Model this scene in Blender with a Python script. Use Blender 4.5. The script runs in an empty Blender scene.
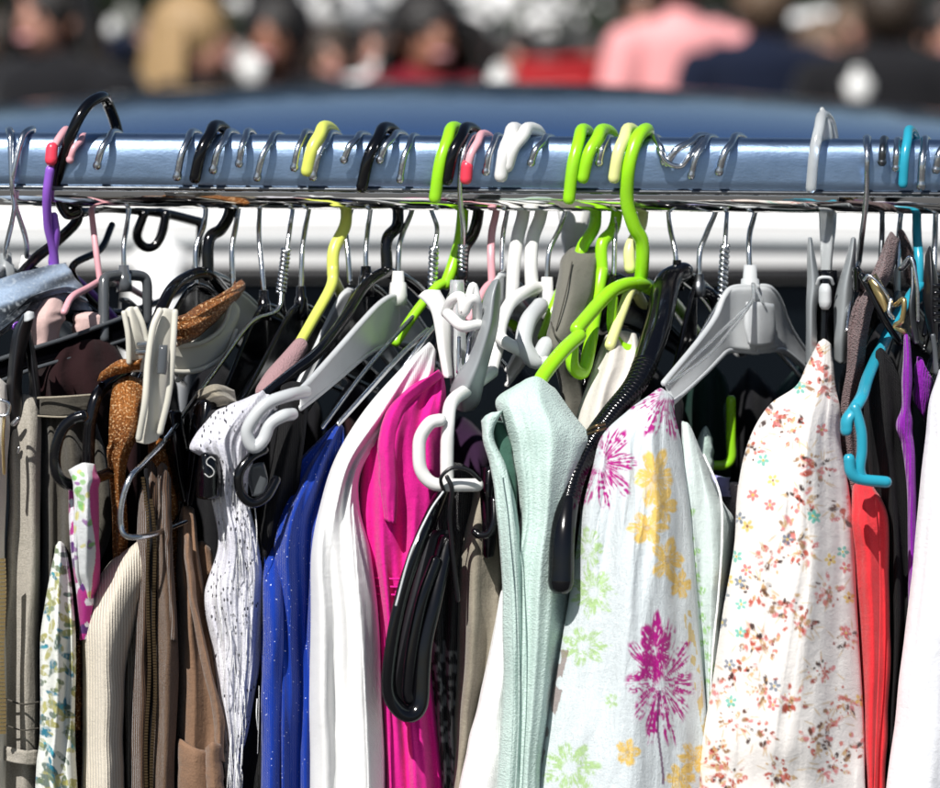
import bpy, bmesh, math, random
import numpy as np
from mathutils import Vector
random.seed(5)
SC = bpy.context.scene
COL = SC.collection
R = math.radians
# ------------------------------------------------------------------ camera
CAM = Vector((0.0, -1.6, 1.55)); PITCH = R(5.5); K = 0.0003125; PX = 0.0005
UP = (0.0, math.sin(PITCH), math.cos(PITCH)); FW = (0.0, math.cos(PITCH), -math.sin(PITCH))
def PA(x, y, d):
    """pixel + metres in front of the rail -> world (numpy)"""
    x = np.asarray(x, float); y = np.asarray(y, float); d = np.asarray(d, float)
    h = (x-470)*K; v = -(y-394)*K
    ry = FW[1]+v*UP[1]; rz = FW[2]+v*UP[2]
    t = (-d-CAM.y)/ry
    return np.stack([CAM.x+t*h, -d+0*x, CAM.z+t*rz], -1)
def P(x, y, d=0.0): return Vector(PA(x, y, d).tolist())
cd = bpy.data.cameras.new('camera'); cam = bpy.data.objects.new('camera', cd); COL.objects.link(cam)
cam.location = CAM; cam.rotation_euler = (R(90)-PITCH, 0, 0)
cd.sensor_width = 36; cd.lens = 36*1.6/0.47; cd.clip_start = 0.05; cd.clip_end = 500
cd.dof.use_dof = True; cd.dof.focus_distance = 1.53; cd.dof.aperture_fstop = 8.5
SC.camera = cam
# ------------------------------------------------------------------ world and light
SUN = Vector((-0.27, -0.62, 0.735)).normalized()      # towards the sun
w = bpy.data.worlds.new('World'); SC.world = w; w.use_nodes = True
nt = w.node_tree; bg = nt.nodes['Background']; sk = nt.nodes.new('ShaderNodeTexSky')
sk.sky_type = 'NISHITA'; sk.sun_disc = False
sk.sun_elevation = math.asin(SUN.z); sk.sun_rotation = math.atan2(SUN.x, SUN.y)
nt.links.new(sk.outputs[0], bg.inputs[0]); bg.inputs[1].default_value = 0.05
sl = bpy.data.lights.new('sun', 'SUN'); so = bpy.data.objects.new('sun', sl); COL.objects.link(so)
sl.energy = 4.9; sl.angle = R(0.5); sl.color = (1, 0.97, 0.93)
so.rotation_euler = (-SUN).to_track_quat('-Z', 'Y').to_euler(); so.location = (0, 0, 6)
SC.view_settings.view_transform = 'Standard'; SC.view_settings.look = 'None'
SC.view_settings.exposure = 0.32; SC.view_settings.gamma = 1
SC.view_settings.use_curve_mapping = False
# ------------------------------------------------------------------ materials
def newmat(name):
    m = bpy.data.materials.new(name); m.use_nodes = True
    n = m.node_tree.nodes; b = n['Principled BSDF']; return m, m.node_tree, b
def nd(t, typ, **kw):
    n = t.nodes.new(typ)
    for k, v in kw.items():
        if k in n.inputs: n.inputs[k].default_value = v
        else: setattr(n, k, v)
    return n
def plastic(name, c, rough=0.22, trans=0.0, alpha=1.0, metal=0.0, bump=0.05, scale=160, coat=0.0, dirt=0.15):
    m, t, b = newmat(name); L = t.links
    tc = nd(t, 'ShaderNodeTexCoord')
    n1 = nd(t, 'ShaderNodeTexNoise', Scale=scale, Detail=4.0); L.new(tc.outputs['Object'], n1.inputs['Vector'])
    n2 = nd(t, 'ShaderNodeTexNoise', Scale=45.0, Detail=5.0); L.new(tc.outputs['Object'], n2.inputs['Vector'])
    mr = nd(t, 'ShaderNodeMapRange'); mr.inputs[1].default_value = .45; mr.inputs[2].default_value = .75
    mr.inputs[3].default_value = 0; mr.inputs[4].default_value = dirt
    L.new(n2.outputs[0], mr.inputs[0])
    mx = nd(t, 'ShaderNodeMixRGB'); mx.inputs[1].default_value = (*c, 1)
    g = sum(c)/3; kk = min(1, g*8+.1); mx.inputs[2].default_value = (c[0]*.5+.05*kk, c[1]*.5+.045*kk, c[2]*.5+.04*kk, 1)
    L.new(mr.outputs[0], mx.inputs[0]); L.new(mx.outputs[0], b.inputs['Base Color'])
    rr = nd(t, 'ShaderNodeMapRange'); rr.inputs[3].default_value = rough*.75; rr.inputs[4].default_value = rough*1.5
    L.new(n2.outputs[0], rr.inputs[0]); L.new(rr.outputs[0], b.inputs['Roughness'])
    b.inputs['Metallic'].default_value = metal; b.inputs['Transmission Weight'].default_value = trans
    b.inputs['Coat Weight'].default_value = coat
    bp = nd(t, 'ShaderNodeBump', Strength=bump, Distance=0.002); L.new(n1.outputs[0], bp.inputs['Height'])
    L.new(bp.outputs[0], b.inputs['Normal'])
    return m
def cloth(name, c, kind='woven', scale=1.0, bump=0.35, c2=None, var=0.25, attr=False, sheen=0.2, holes=False, fleck_or_glint=None, rough=0.9):
    """fabric: kind woven | knit | rib | terry | crinkle | satin"""
    m, t, b = newmat(name); L = t.links
    uv = nd(t, 'ShaderNodeUVMap'); uv.uv_map = 'UVMap'
    src = uv.outputs[0]
    big = nd(t, 'ShaderNodeTexNoise', Scale=38.0, Detail=6.0, Roughness=0.65); L.new(src, big.inputs['Vector'])
    fine = nd(t, 'ShaderNodeTexNoise', Scale=1150.0*min(scale,1), Detail=4.0, Roughness=0.75); L.new(src, fine.inputs['Vector'])
    if c2 is None: c2 = tuple(x*.62 for x in c)
    mx = nd(t, 'ShaderNodeMixRGB'); mx.inputs[2].default_value = (*c2, 1)
    if attr:
        a = nd(t, 'ShaderNodeAttribute'); a.attribute_name = 'print'; L.new(a.outputs[0], mx.inputs[1])
        mx.blend_type = 'MULTIPLY'; mx.inputs[2].default_value = (.6, .6, .6, 1)
    else: mx.inputs[1].default_value = (*c, 1)
    mr = nd(t, 'ShaderNodeMapRange'); mr.inputs[1].default_value = .35; mr.inputs[2].default_value = .8
    mr.inputs[4].default_value = var
    ad = nd(t, 'ShaderNodeMath'); ad.operation = 'ADD'
    ml = nd(t, 'ShaderNodeMath'); ml.operation = 'MULTIPLY'; ml.inputs[1].default_value = .9
    L.new(fine.outputs[0], ml.inputs[0])
    m3 = nd(t, 'ShaderNodeMath'); m3.operation = 'MULTIPLY'; m3.inputs[1].default_value = .5
    L.new(big.outputs[0], m3.inputs[0]); L.new(ml.outputs[0], ad.inputs[0]); L.new(m3.outputs[0], ad.inputs[1])
    mr.inputs[1].default_value = .58; mr.inputs[2].default_value = .84
    L.new(ad.outputs[0], mr.inputs[0]); L.new(mr.outputs[0], mx.inputs[0])
    out = mx.outputs[0]
    if fleck_or_glint:
        v = nd(t, 'ShaderNodeTexNoise', Scale=fleck_or_glint[1], Detail=1.0); L.new(src, v.inputs['Vector'])
        lt = nd(t, 'ShaderNodeMath'); lt.operation = 'GREATER_THAN'; lt.inputs[1].default_value = fleck_or_glint[2]
        L.new(v.outputs[0], lt.inputs[0])
        m2 = nd(t, 'ShaderNodeMixRGB'); m2.inputs[2].default_value = (*fleck_or_glint[0], 1)
        L.new(lt.outputs[0], m2.inputs[0]); L.new(out, m2.inputs[1]); out = m2.outputs[0]
    L.new(out, b.inputs['Base Color'])
    b.inputs['Roughness'].default_value = rough if kind != 'satin' else .35
    b.inputs['Sheen Weight'].default_value = sheen; b.inputs['Sheen Roughness'].default_value = .4
    b.inputs['Specular IOR Level'].default_value = .12 if kind != 'satin' else .6
    # height
    h = fine.outputs[0]; strength = bump; dist = 0.0006
    def wave(direction, sc, dist_=1.0):
        wv = nd(t, 'ShaderNodeTexWave', Scale=sc, Distortion=dist_, Detail=2.0); wv.bands_direction = direction
        wv.inputs['Detail Scale'].default_value = 2.0
        L.new(src, wv.inputs['Vector']); return wv.outputs[1]
    def add(a, b_, f=1.0):
        mm = nd(t, 'ShaderNodeMath'); mm.operation = 'MULTIPLY_ADD'; mm.inputs[1].default_value = f
        L.new(b_, mm.inputs[0]); L.new(a, mm.inputs[2]); return mm.outputs[0]
    if kind == 'woven': h = add(add(h, wave('X', 820*scale), .4), wave('Y', 820*scale), .4)
    if kind == 'rib': h = add(h, wave('X', 155*scale, .4), 1.6); dist = .001
    if kind == 'knit': h = add(add(h, wave('X', 420*scale, 3), .7), wave('DIAGONAL', 480*scale, 3), .6); dist = .001
    if kind == 'terry':
        v = nd(t, 'ShaderNodeTexVoronoi', Scale=1400*scale); L.new(src, v.inputs['Vector']); h = add(h, v.outputs['Distance'], 1.2); dist = .0011
    if kind == 'crinkle':
        mp = nd(t, 'ShaderNodeMapping'); mp.inputs['Scale'].default_value = (1, .12, 1); L.new(src, mp.inputs[0])
        cn = nd(t, 'ShaderNodeTexNoise', Scale=420*scale, Detail=6.0, Roughness=.7, Distortion=.6); L.new(mp.outputs[0], cn.inputs['Vector'])
        h = add(h, cn.outputs[0], 3.0); dist = .0016
    mid = nd(t, 'ShaderNodeTexNoise', Scale=210.0, Detail=6.0, Roughness=.7, Distortion=.4); L.new(src, mid.inputs['Vector'])
    bm0 = nd(t, 'ShaderNodeBump', Strength=.24, Distance=.004); L.new(mid.outputs[0], bm0.inputs['Height'])
    bp = nd(t, 'ShaderNodeBump', Strength=strength, Distance=dist); L.new(h, bp.inputs['Height']); L.new(bm0.outputs[0], bp.inputs['Normal'])
    L.new(bp.outputs[0], b.inputs['Normal'])
    if holes:
        mp = nd(t, 'ShaderNodeMapping'); mp.inputs['Scale'].default_value = (1, .38, 1); L.new(src, mp.inputs[0])
        v = nd(t, 'ShaderNodeTexVoronoi', Scale=holes[0], Randomness=.75); L.new(mp.outputs[0], v.inputs['Vector'])
        nz = nd(t, 'ShaderNodeTexNoise', Scale=60.0, Detail=1.0); L.new(src, nz.inputs['Vector'])
        th = nd(t, 'ShaderNodeMapRange'); th.inputs[1].default_value = .40; th.inputs[2].default_value = .52
        th.inputs[4].default_value = holes[1]; L.new(nz.outputs[0], th.inputs[0])
        gt = nd(t, 'ShaderNodeMath'); gt.operation = 'GREATER_THAN'
        L.new(v.outputs['Distance'], gt.inputs[0]); L.new(th.outputs[0], gt.inputs[1]); L.new(gt.outputs[0], b.inputs['Alpha'])
    return m
# ------------------------------------------------------------------ numpy noise
def vnoise(x, y, seed=0):
    x = np.asarray(x, float)+seed*17.31; y = np.asarray(y, float)+seed*9.17
    xi = np.floor(x).astype(np.int64); yi = np.floor(y).astype(np.int64); fx = x-xi; fy = y-yi
    def h(a, b):
        n = (a*374761393+b*668265263+seed*1442695) & 0xffffffff
        n = ((n ^ (n >> 13))*1274126177) & 0xffffffff
        return ((n ^ (n >> 16)) & 0xffff)/65535.0
    fx = fx*fx*(3-2*fx); fy = fy*fy*(3-2*fy)
    return (h(xi, yi)*(1-fx)+h(xi+1, yi)*fx)*(1-fy)+(h(xi, yi+1)*(1-fx)+h(xi+1, yi+1)*fx)*fy
def crom(pts, n):
    """Catmull-Rom through pts (k, ...) -> (n, ...)"""
    p = np.asarray(pts, float); k = len(p)
    if k == 1: return np.repeat(p, n, 0)
    q = np.concatenate([[2*p[0]-p[1]], p, [2*p[-1]-p[-2]]])
    s = np.linspace(0, k-1, n); i = np.minimum(s.astype(int), k-2); f = s-i
    f = f.reshape((-1,)+(1,)*(p.ndim-1))
    ax = p.ndim-1
    def tan(a, b, c):           # tangents limited so that uneven rows never fold back
        m = (c-a)/2; n = lambda z: np.linalg.norm(z, axis=ax, keepdims=True)+1e-9
        return m*np.minimum(1, 1.5*np.minimum(n(b-a), n(c-b))/n(m))
    a, b, c, d = q[i], q[i+1], q[i+2], q[i+3]; m0 = tan(a, b, c); m1 = tan(b, c, d)
    return (2*f**3-3*f**2+1)*b+(f**3-2*f**2+f)*m0+(-2*f**3+3*f**2)*c+(f**3-f**2)*m1
# ------------------------------------------------------------------ mesh accumulator
def finish(ob, name, parent, mat, smooth=True):
    if mat is not None: ob.data.materials.append(mat)
    if smooth:
        ob.data.polygons.foreach_set('use_smooth', [True]*len(ob.data.polygons))
    COL.objects.link(ob)
    if parent is not None: ob.parent = parent
class MB:
    def __init__(s): s.v = []; s.f = []; s.n = 0; s.uv = []; s.cl = None
    def add(s, V, F, UV=None):
        V = np.asarray(V, float).reshape(-1, 3); F = [tuple(int(i)+s.n for i in f) for f in F]
        s.v.append(V); s.f += F; s.n += len(V)
        s.uv.append(np.asarray(UV, float) if UV is not None else np.stack([V[:, 0], V[:, 2]], -1))
    def path(s, W, rad, seg=12, ribs=0, sq=1.0, twist0=None):
        """sweep a circle (radius metres per point) along world points W"""
        W = np.asarray(W, float); n = len(W); T = np.gradient(W, axis=0); T /= np.linalg.norm(T, axis=1)[:, None]+1e-12
        up = np.array([0.13, 0.2, 1.0]); 
        if abs(T[0]@up) > .9: up = np.array([1.0, .3, 0.1])
        a = np.cross(T[0], up); a /= np.linalg.norm(a); V = []
        rad = np.broadcast_to(np.asarray(rad, float), (n,))
        th = np.arange(seg)/seg*2*math.pi
        for i in range(n):
            a = a-T[i]*(a@T[i]); a /= np.linalg.norm(a); b = np.cross(T[i], a)
            V.append(W[i]+rad[i]*(np.cos(th)[:, None]*a+sq*np.sin(th)[:, None]*b))
        # rounded ends
        caps0 = []; caps1 = []
        for q in (.5, .85):
            k = math.sqrt(1-q*q)
            caps0.append(W[0]+(V[0]-W[0])*k-T[0]*rad[0]*q); caps1.append(W[-1]+(V[-1]-W[-1])*k+T[-1]*rad[-1]*q)
        V = caps0[::-1]+V+caps1; m = len(V)
        F = []
        for i in range(m-1):
            for j in range(seg):
                F.append((i*seg+j, i*seg+(j+1) % seg, (i+1)*seg+(j+1) % seg, (i+1)*seg+j))
        F.append(tuple(range(seg))[::-1]); F.append(tuple((m-1)*seg+j for j in range(seg)))
        s.add(np.concatenate(V), F)
        return s
    def tube(s, pts, r, n=None, seg=12, ribs=None, sq=1.0, ball=0):
        """pts (x, y, d[, rscale]); r in px"""
        q = np.array([(p[0], p[1], p[2], p[3] if len(p) > 3 else 1.0) for p in pts], float)
        n = n or max(8, 7*len(q)); c = crom(q, n); rad = r*PX*c[:, 3]
        if ribs:
            sarr = np.linspace(0, 1, n); m = (sarr > ribs[0]) & (sarr < ribs[1])
            rad = rad*np.where(m, 1+.045*np.sin(sarr*ribs[2]*2*math.pi), 1)
        if ball: rad = rad.copy(); rad[:2] *= ball
        return s.path(PA(c[:, 0], c[:, 1], c[:, 2]), rad, seg, sq=sq)
    def helix(s, p0, p1, r, wire, turns=4):
        a = np.array(P(*p0)); b = np.array(P(*p1)); n = turns*12; t = np.linspace(0, 1, n)
        for ph in (0, math.pi):
            ang = t*turns*2*math.pi+ph
            W = a+(b-a)*t[:, None]+np.stack([np.cos(ang), np.sin(ang), 0*ang], -1)*r*PX
            s.path(W, wire*PX, 8)
        return s
    def box(s, c, sx, sy, sz, rz=0.0, ax=None):
        c = np.array(c, float); M = np.eye(3)
        if rz: M = np.array([[math.cos(rz), -math.sin(rz), 0], [math.sin(rz), math.cos(rz), 0], [0, 0, 1]])
        if ax is not None: M = np.array(ax).T
        V = [c+M@np.array((x*sx/2, y*sy/2, z*sz/2)) for x in (-1, 1) for y in (-1, 1) for z in (-1, 1)]
        s.add(V, [(0, 1, 3, 2), (4, 6, 7, 5), (0, 4, 5, 1), (2, 3, 7, 6), (0, 2, 6, 4), (1, 5, 7, 3)]); return s
    def ball(s, c, rx, ry=None, rz=None, nu=20, nv=12, f=None):
        ry = ry or rx; rz = rz or rx; V = []; F = []
        for i in range(nv+1):
            a = math.pi*i/nv
            for j in range(nu):
                b = 2*math.pi*j/nu; n = Vector((math.sin(a)*math.cos(b), math.sin(a)*math.sin(b), math.cos(a)))
                k = f(n) if f else 1
                V.append((c[0]+n.x*rx*k, c[1]+n.y*ry*k, c[2]+n.z*rz*k))
        for i in range(nv):
            for j in range(nu): F.append((i*nu+j, (i+1)*nu+j, (i+1)*nu+(j+1) % nu, i*nu+(j+1) % nu))
        s.add(V, F); return s
    def lathe(s, c, prof, seg=24, axis='z'):
        V = []; F = []
        for r_, h in prof:
            for j in range(seg):
                a = 2*math.pi*j/seg; p = (r_*math.cos(a), r_*math.sin(a), h)
                if axis == 'y': p = (p[0], p[2], p[1])
                V.append((c[0]+p[0], c[1]+p[1], c[2]+p[2]))
        for i in range(len(prof)-1):
            for j in range(seg): F.append((i*seg+j, i*seg+(j+1) % seg, (i+1)*seg+(j+1) % seg, (i+1)*seg+j))
        F.append(tuple(range(seg))[::-1]); F.append(tuple((len(prof)-1)*seg+j for j in range(seg)))
        s.add(V, F); return s
    def patch(s, ctrl, nu=40, nv=90, T=0.03, rnd=0.012, folds=(), wr=0.0007, wob=1.2, seed=1, fenv=None, paint=None, shrink=.9):
        """closed cloth or plate from a control grid of (x, y, d): front surface + back surface T metres behind"""
        g = np.array(ctrl, float); g = crom(g, nv); g = crom(np.swapaxes(g, 0, 1), nu); g = np.swapaxes(g, 0, 1)
        u = np.linspace(0, 1, nu)[None, :]*np.ones((nv, 1)); v = np.linspace(0, 1, nv)[:, None]*np.ones((1, nu))
        X, Y, D = g[..., 0].copy(), g[..., 1].copy(), g[..., 2].copy()
        px, py = X.copy(), Y.copy()
        env = np.interp(v, [0, .12, .35, 1], [0.1, .5, 1, 1]) if fenv is None else np.interp(v, *fenv)
        for (fr, am, ph, sk_) in folds:
            a = 2*math.pi*(fr*(u+sk_*v)+ph+.12*(vnoise(u*2, v*4, seed)-.5)*fr)
            w_ = np.sin(a); w_ = np.sign(w_)*np.abs(w_)**.75
            D += am*env*w_*(.5+vnoise(u*3+5, v*5, seed+3))
        D += wr*3*(vnoise(X/34, Y/70, seed+1)-.5)+wr*1.0*(vnoise(X/13+Y/60, Y/34, seed+2)-.5)
        D += wr*1.6*(np.abs(vnoise(X/40+Y/160, Y/190-X/50, seed+6)-.5)*-2+.5)
        if wob: X += wob*(vnoise(v*11, u*1.5, seed+4)-.5)*2; Y += wob*.5*(vnoise(v*5, u*6, seed+5)-.5)*2
        e = np.minimum(u, 1-u)/.14; e = np.clip(e, 0, 1); D -= rnd*(1-np.sqrt(np.clip(1-(1-e)**2, 0, 1)))
        e = np.clip(v/.05, 0, 1); D -= rnd*.5*(1-np.sqrt(np.clip(1-(1-e)**2, 0, 1)))
        F3 = PA(X, Y, D); cx = X.mean(1, keepdims=True)
        B3 = PA(cx+(X-cx)*shrink, Y+ (2 if T > .01 else 0), D-T)
        V = np.concatenate([F3.reshape(-1, 3), B3.reshape(-1, 3)]); N = nu*nv
        ii, jj = np.meshgrid(np.arange(nv-1), np.arange(nu-1), indexing='ij')
        q = (ii*nu+jj).ravel()
        F = np.stack([q, q+nu, q+nu+1, q+1], -1); Bk = np.stack([q+N, q+1+N, q+nu+1+N, q+nu+N], -1)
        ring = list(range(nu))+[i*nu+nu-1 for i in range(1, nv)]+[(nv-1)*nu+j for j in range(nu-2, -1, -1)]+[i*nu for i in range(nv-2, 0, -1)]
        ring = np.array(ring); nx = np.roll(ring, -1); Sd = np.stack([ring, nx, nx+N, ring+N], -1)
        Fa = [tuple(r_) for r_ in np.concatenate([F, Bk, Sd]).tolist()]
        UV = np.stack([px*PX, -py*PX], -1).reshape(-1, 2); UV = np.concatenate([UV, UV+.013])
        s.add(V, Fa, UV)
        if paint is not None:
            c = paint(px.ravel(), py.ravel()); s.cl = np.concatenate([c, c])
        return s
    def build(s, name, mat, parent=None, origin=None, smooth=True, bevel=0, sub=0):
        V = np.concatenate(s.v); 
        o = np.array(origin if origin is not None else (parent['_o'] if parent is not None else (0, 0, 0)), float)
        me = bpy.data.meshes.new(name); me.from_pydata((V-o).tolist(), [], s.f)
        uvs = np.concatenate(s.uv); ul = me.uv_layers.new(name='UVMap')
        li = np.empty(len(me.loops), dtype=np.int32); me.loops.foreach_get('vertex_index', li)
        ul.data.foreach_set('uv', uvs[li].astype(np.float32).ravel())
        if s.cl is not None:
            ca = me.color_attributes.new('print', 'FLOAT_COLOR', 'POINT')
            c = np.ones((len(V), 4), np.float32); c[:len(s.cl), :3] = s.cl; ca.data.foreach_set('color', c.ravel())
        me.update(); ob = bpy.data.objects.new(name, me)
        if origin is not None: ob.location = origin
        ob['_o'] = [float(x) for x in o]
        finish(ob, name, parent, mat, smooth)
        if bevel:
            m = ob.modifiers.new('bevel', 'BEVEL'); m.width = bevel; m.segments = 3
        if sub:
            m = ob.modifiers.new('sub', 'SUBSURF'); m.levels = sub; m.render_levels = sub
        return ob
def tag(o, label, cat, group=None, kind=None):
    if label: o['label'] = label
    if cat: o['category'] = cat
    if group: o['group'] = group
    if kind: o['kind'] = kind
    return o
def thing(name, label, cat, loc, group=None):
    o = bpy.data.objects.new(name, None); COL.objects.link(o); o.location = loc; o['_o'] = [float(x) for x in loc]
    o.empty_display_size = .01
    return tag(o, label, cat, group)
# ------------------------------------------------------------------ material library
M = {}
M['wire'] = plastic('galvanised_wire', (.62, .64, .66), .2, metal=1.0, bump=.12, scale=400)
M['steel_dark'] = plastic('dark_steel', (.16, .17, .18), .3, metal=1.0, bump=.1)
M['black'] = plastic('black_plastic', (.002, .002, .003), .12, dirt=.04, bump=.03)
M['black_matt'] = plastic('matt_black_plastic', (.008, .008, .010), .35, dirt=.15)
M['lime'] = plastic('lime_plastic', (.30, .68, .012), .24, dirt=.3)
M['yellow'] = plastic('yellow_plastic', (.68, .74, .13), .28, dirt=.3)
M['palelime'] = plastic('pale_yellow_plastic', (.72, .74, .30), .25, dirt=.1)
M['white'] = plastic('white_plastic', (.74, .74, .72), .27, dirt=.3)
M['grey'] = plastic('light_grey_plastic', (.50, .52, .53), .28, dirt=.2)
M['grey2'] = plastic('mid_grey_plastic', (.25, .27, .28), .3, dirt=.25)
M['cream'] = plastic('cream_plastic', (.62, .60, .52), .3)
M['clear'] = plastic('clear_plastic', (.72, .75, .76), .15, trans=.55)
M['film'] = plastic('clear_film', (.9, .92, .93), .12, trans=.92, dirt=0)
M['bronze'] = plastic('dull_bronze', (.16, .11, .06), .35, metal=1.0)
M['smoke'] = plastic('smoky_plastic', (.10, .11, .12), .15, trans=.3)
M['pink'] = plastic('pink_rubber', (.72, .36, .40), .3)
M['red'] = plastic('coral_rubber', (.80, .05, .09), .3)
M['purple'] = plastic('purple_rubber', (.27, .10, .55), .3)
M['aqua'] = plastic('aqua_plastic', (.02, .30, .42), .22)
M['gold'] = plastic('brass', (.75, .55, .25), .25, metal=1.0)
M['mauve_foam'] = cloth('mauve_foam', (.36, .22, .23), 'terry')
# ------------------------------------------------------------------ rail of the rack
def ry(x): return 160+(x-0)/940*7.0            # centre line of the rail's front in the photo
def make_rail():
    m, t, b = newmat('rail_steel'); L = t.links
    tc = nd(t, 'ShaderNodeTexCoord'); mp = nd(t, 'ShaderNodeMapping'); mp.inputs['Scale'].default_value = (.35, 1, 1)
    L.new(tc.outputs['Object'], mp.inputs[0])
    n1 = nd(t, 'ShaderNodeTexNoise', Scale=900.0, Detail=5.0, Roughness=.75); L.new(mp.outputs[0], n1.inputs['Vector'])
    n2 = nd(t, 'ShaderNodeTexNoise', Scale=70.0, Detail=6.0, Roughness=.7); L.new(mp.outputs[0], n2.inputs['Vector'])
    mr = nd(t, 'ShaderNodeMapRange'); mr.inputs[1].default_value = .3; mr.inputs[2].default_value = .75
    mr.inputs[3].default_value = .26; mr.inputs[4].default_value = .42; L.new(n2.outputs[0], mr.inputs[0]); L.new(mr.outputs[0], b.inputs['Roughness'])
    cr = nd(t, 'ShaderNodeMixRGB'); cr.inputs[1].default_value = (.34, .47, .66, 1); cr.inputs[2].default_value = (.24, .34, .50, 1)
    L.new(n1.outputs[0], cr.inputs[0]); L.new(cr.outputs[0], b.inputs['Base Color']); b.inputs['Metallic'].default_value = 1
    bp = nd(t, 'ShaderNodeBump', Strength=.22, Distance=.0006); L.new(n1.outputs[0], bp.inputs['Height']); L.new(bp.outputs[0], b.inputs['Normal'])
    ch, t2, b2 = newmat('chrome'); b2.inputs['Metallic'].default_value = 1; b2.inputs['Base Color'].default_value = (.86, .85, .83, 1); b2.inputs['Roughness'].default_value = .05
    tc = nd(t2, 'ShaderNodeTexCoord'); n = nd(t2, 'ShaderNodeTexNoise', Scale=30.0, Detail=2.0); t2.links.new(tc.outputs['Object'], n.inputs['Vector'])
    bb = nd(t2, 'ShaderNodeBump', Strength=.5, Distance=.003); t2.links.new(n.outputs[0], bb.inputs['Height']); t2.links.new(bb.outputs[0], b2.inputs['Normal'])
    xa, xb = -1300.0, 2240.0
    A = P(xa, ry(xa), 0); B = P(xb, ry(xb), 0)
    root = thing('clothes_rack', 'long blue-grey steel clothes rail with a glossy chrome underside, crowded with hanger hooks', 'clothes rack', (A+B)/2)
    def loft(prof, mb):
        V = []; F = []; n = len(prof); N = 60
        for i in range(N+1):
            c = A.lerp(B, i/N)
            for (y_, z_) in prof: V.append((c.x, c.y-y_, c.z+z_))
        for i in range(N):
            for j in range(n): F.append((i*n+j, i*n+(j+1) % n, (i+1)*n+(j+1) % n, (i+1)*n+j))
        F.append(tuple(range(n))); F.append(tuple(N*n+j for j in range(n))[::-1])
        mb.add(V, F)
    h = .0005
    prof = [(-.009, 26*h), (-.011, 24*h)]+[(-.011, -24*h), (.0133, -24*h), (.0140, -22*h), (.0140, -14*h), (.0138, -5*h), (.0135, 5*h), (.0130, 13*h), (.0119, 19*h), (.0100, 23*h), (.0075, 26*h), (.002, 27.5*h), (-.004, 27.5*h)]
    mb = MB(); loft(prof, mb); mb.build('rail', m, root)
    mb = MB(); loft([(.0145, -24.3*h), (.0150, -26*h), (.0145, -28.2*h), (-.011, -28.2*h), (-.011, -24.3*h)], mb); mb.build('rail_lip', M['steel_dark'], root)
    lo = [(-.0105, -28.5*h)]+[(.0135*math.cos(a)+.0, (-30*h)-.0085*math.sin(a)) for a in [R(q) for q in range(0, 181, 12)]]
    lo = [(.0138, -28.5*h)]+lo[1:]
    mb = MB(); loft(lo, mb); mb.build('chrome_underside', ch, root)
    for e in (A, B):
        mb = MB(); mb.path([(e.x, e.y, e.z-.02), (e.x, e.y, .26)], .0125, 20); mb.build('upright', M['wire'], root)
        mb = MB(); mb.path([(e.x, e.y-.32, .26), (e.x, e.y+.32, .26)], .0125, 16); ft = mb.build('foot', M['wire'], root)
        for s_ in (-.3, .3):
            mb = MB(); mb.lathe((e.x, e.y+s_, 0.2), [(.012, .0), (.022, .008), (.022, .04), (.01, .05)], 18); mb.build('caster', M['black'], ft)
make_rail()
# ------------------------------------------------------------------ hangers
NH = {}
def hook_path(tip, top, stem, front=False):
    """points of a hook: front tip, over the rail, down behind it, then the stem below"""
    xt, yt = tip; xo, yo = top; pts = []
    if not front:
        pts.append((xt, yt, .021)); pts.append((xt+.3*(xo-xt), yt+.5*(yo-yt), .0215))
        pts.append((xt+.72*(xo-xt), yo+.16*(yt-yo)+2, .0165)); pts.append((xo, yo, .004)); pts.append((xo+.38*abs(xo-xt)+3, yo+5, -.010))
        sx, sy = stem[0]; pts.append((xo+.55*(sx-xo)+6, yo+28, -.0185)); pts.append((sx, sy, -.017))
        k = len(stem)
        for i, (x, y) in enumerate(stem[1:]): pts.append((x, y, -.017+.017*min(1, (i+1)/max(1, k-1)*1.3)))
    else:
        pts.append((xt, yt, -.020)); pts.append((xt+.3*(xo-xt), yt+.5*(yo-yt), -.0195)); pts.append((xt+.75*(xo-xt), yo+5, -.012)); pts.append((xo, yo, .002))
        sx, sy = stem[0]; pts.append((xo+.5*(sx-xo), yo+8, .0155)); pts.append((sx, sy, .0205)); k = len(stem)
        for i, (x, y) in enumerate(stem[1:]): pts.append((x, y, .0205-.0205*min(1, (i+1)/max(1, k-1))))
    return pts
def hanger(label, mat, r, tip, top, stem, front=False, cat='clothes hanger', twist=None, neck=None, ball=1.35, name='clothes_hanger', sub=None):
    n = stem[-1]; root = thing(name, label, cat, P(n[0], n[1], 0), 'clothes hangers hung along the rail')
    mb = MB(); pts = hook_path(tip, top, stem, front); 
    if r < 3.2: pts = [(*p_[:3], 1.32 if i_ < 5 else 1.0) for i_, p_ in enumerate(pts)]
    mb.tube(pts, r, n=90, seg=14 if r > 4 else 10, ball=1.25 if r < 4 else 0)
    hk = mb.build('hook', M[mat], root)
    if twist:
        mb = MB(); mb.helix((twist[0], twist[1], 0), (twist[2], twist[3], 0), 3.2, 2.2, 5); mb.build('twisted_neck', M[mat], root)
    if neck:
        mb = MB(); c = P(n[0], n[1]+neck[1]*.4, 0); a = neck[1]*PX; q = neck[2]*PX if len(neck) > 2 else 6*PX
        mb.lathe(c, [(q*.7, a*.9), (q*.8, a*.3), (q*1.0, a*.25), (q*1.15, -a*.5), (q*1.15, -a)], 18); mb.build('neck_collar', M[neck[0]], root)
    return root
def tube_part(root, name, mat, pts, r, **k): 
    b = MB(); b.tube(pts, r, n=k.pop('n', None), seg=k.pop('seg', 14), ribs=k.pop('ribs', None), sq=k.pop('sq', 1.0)); return b.build(name, M[mat], root)
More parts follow.
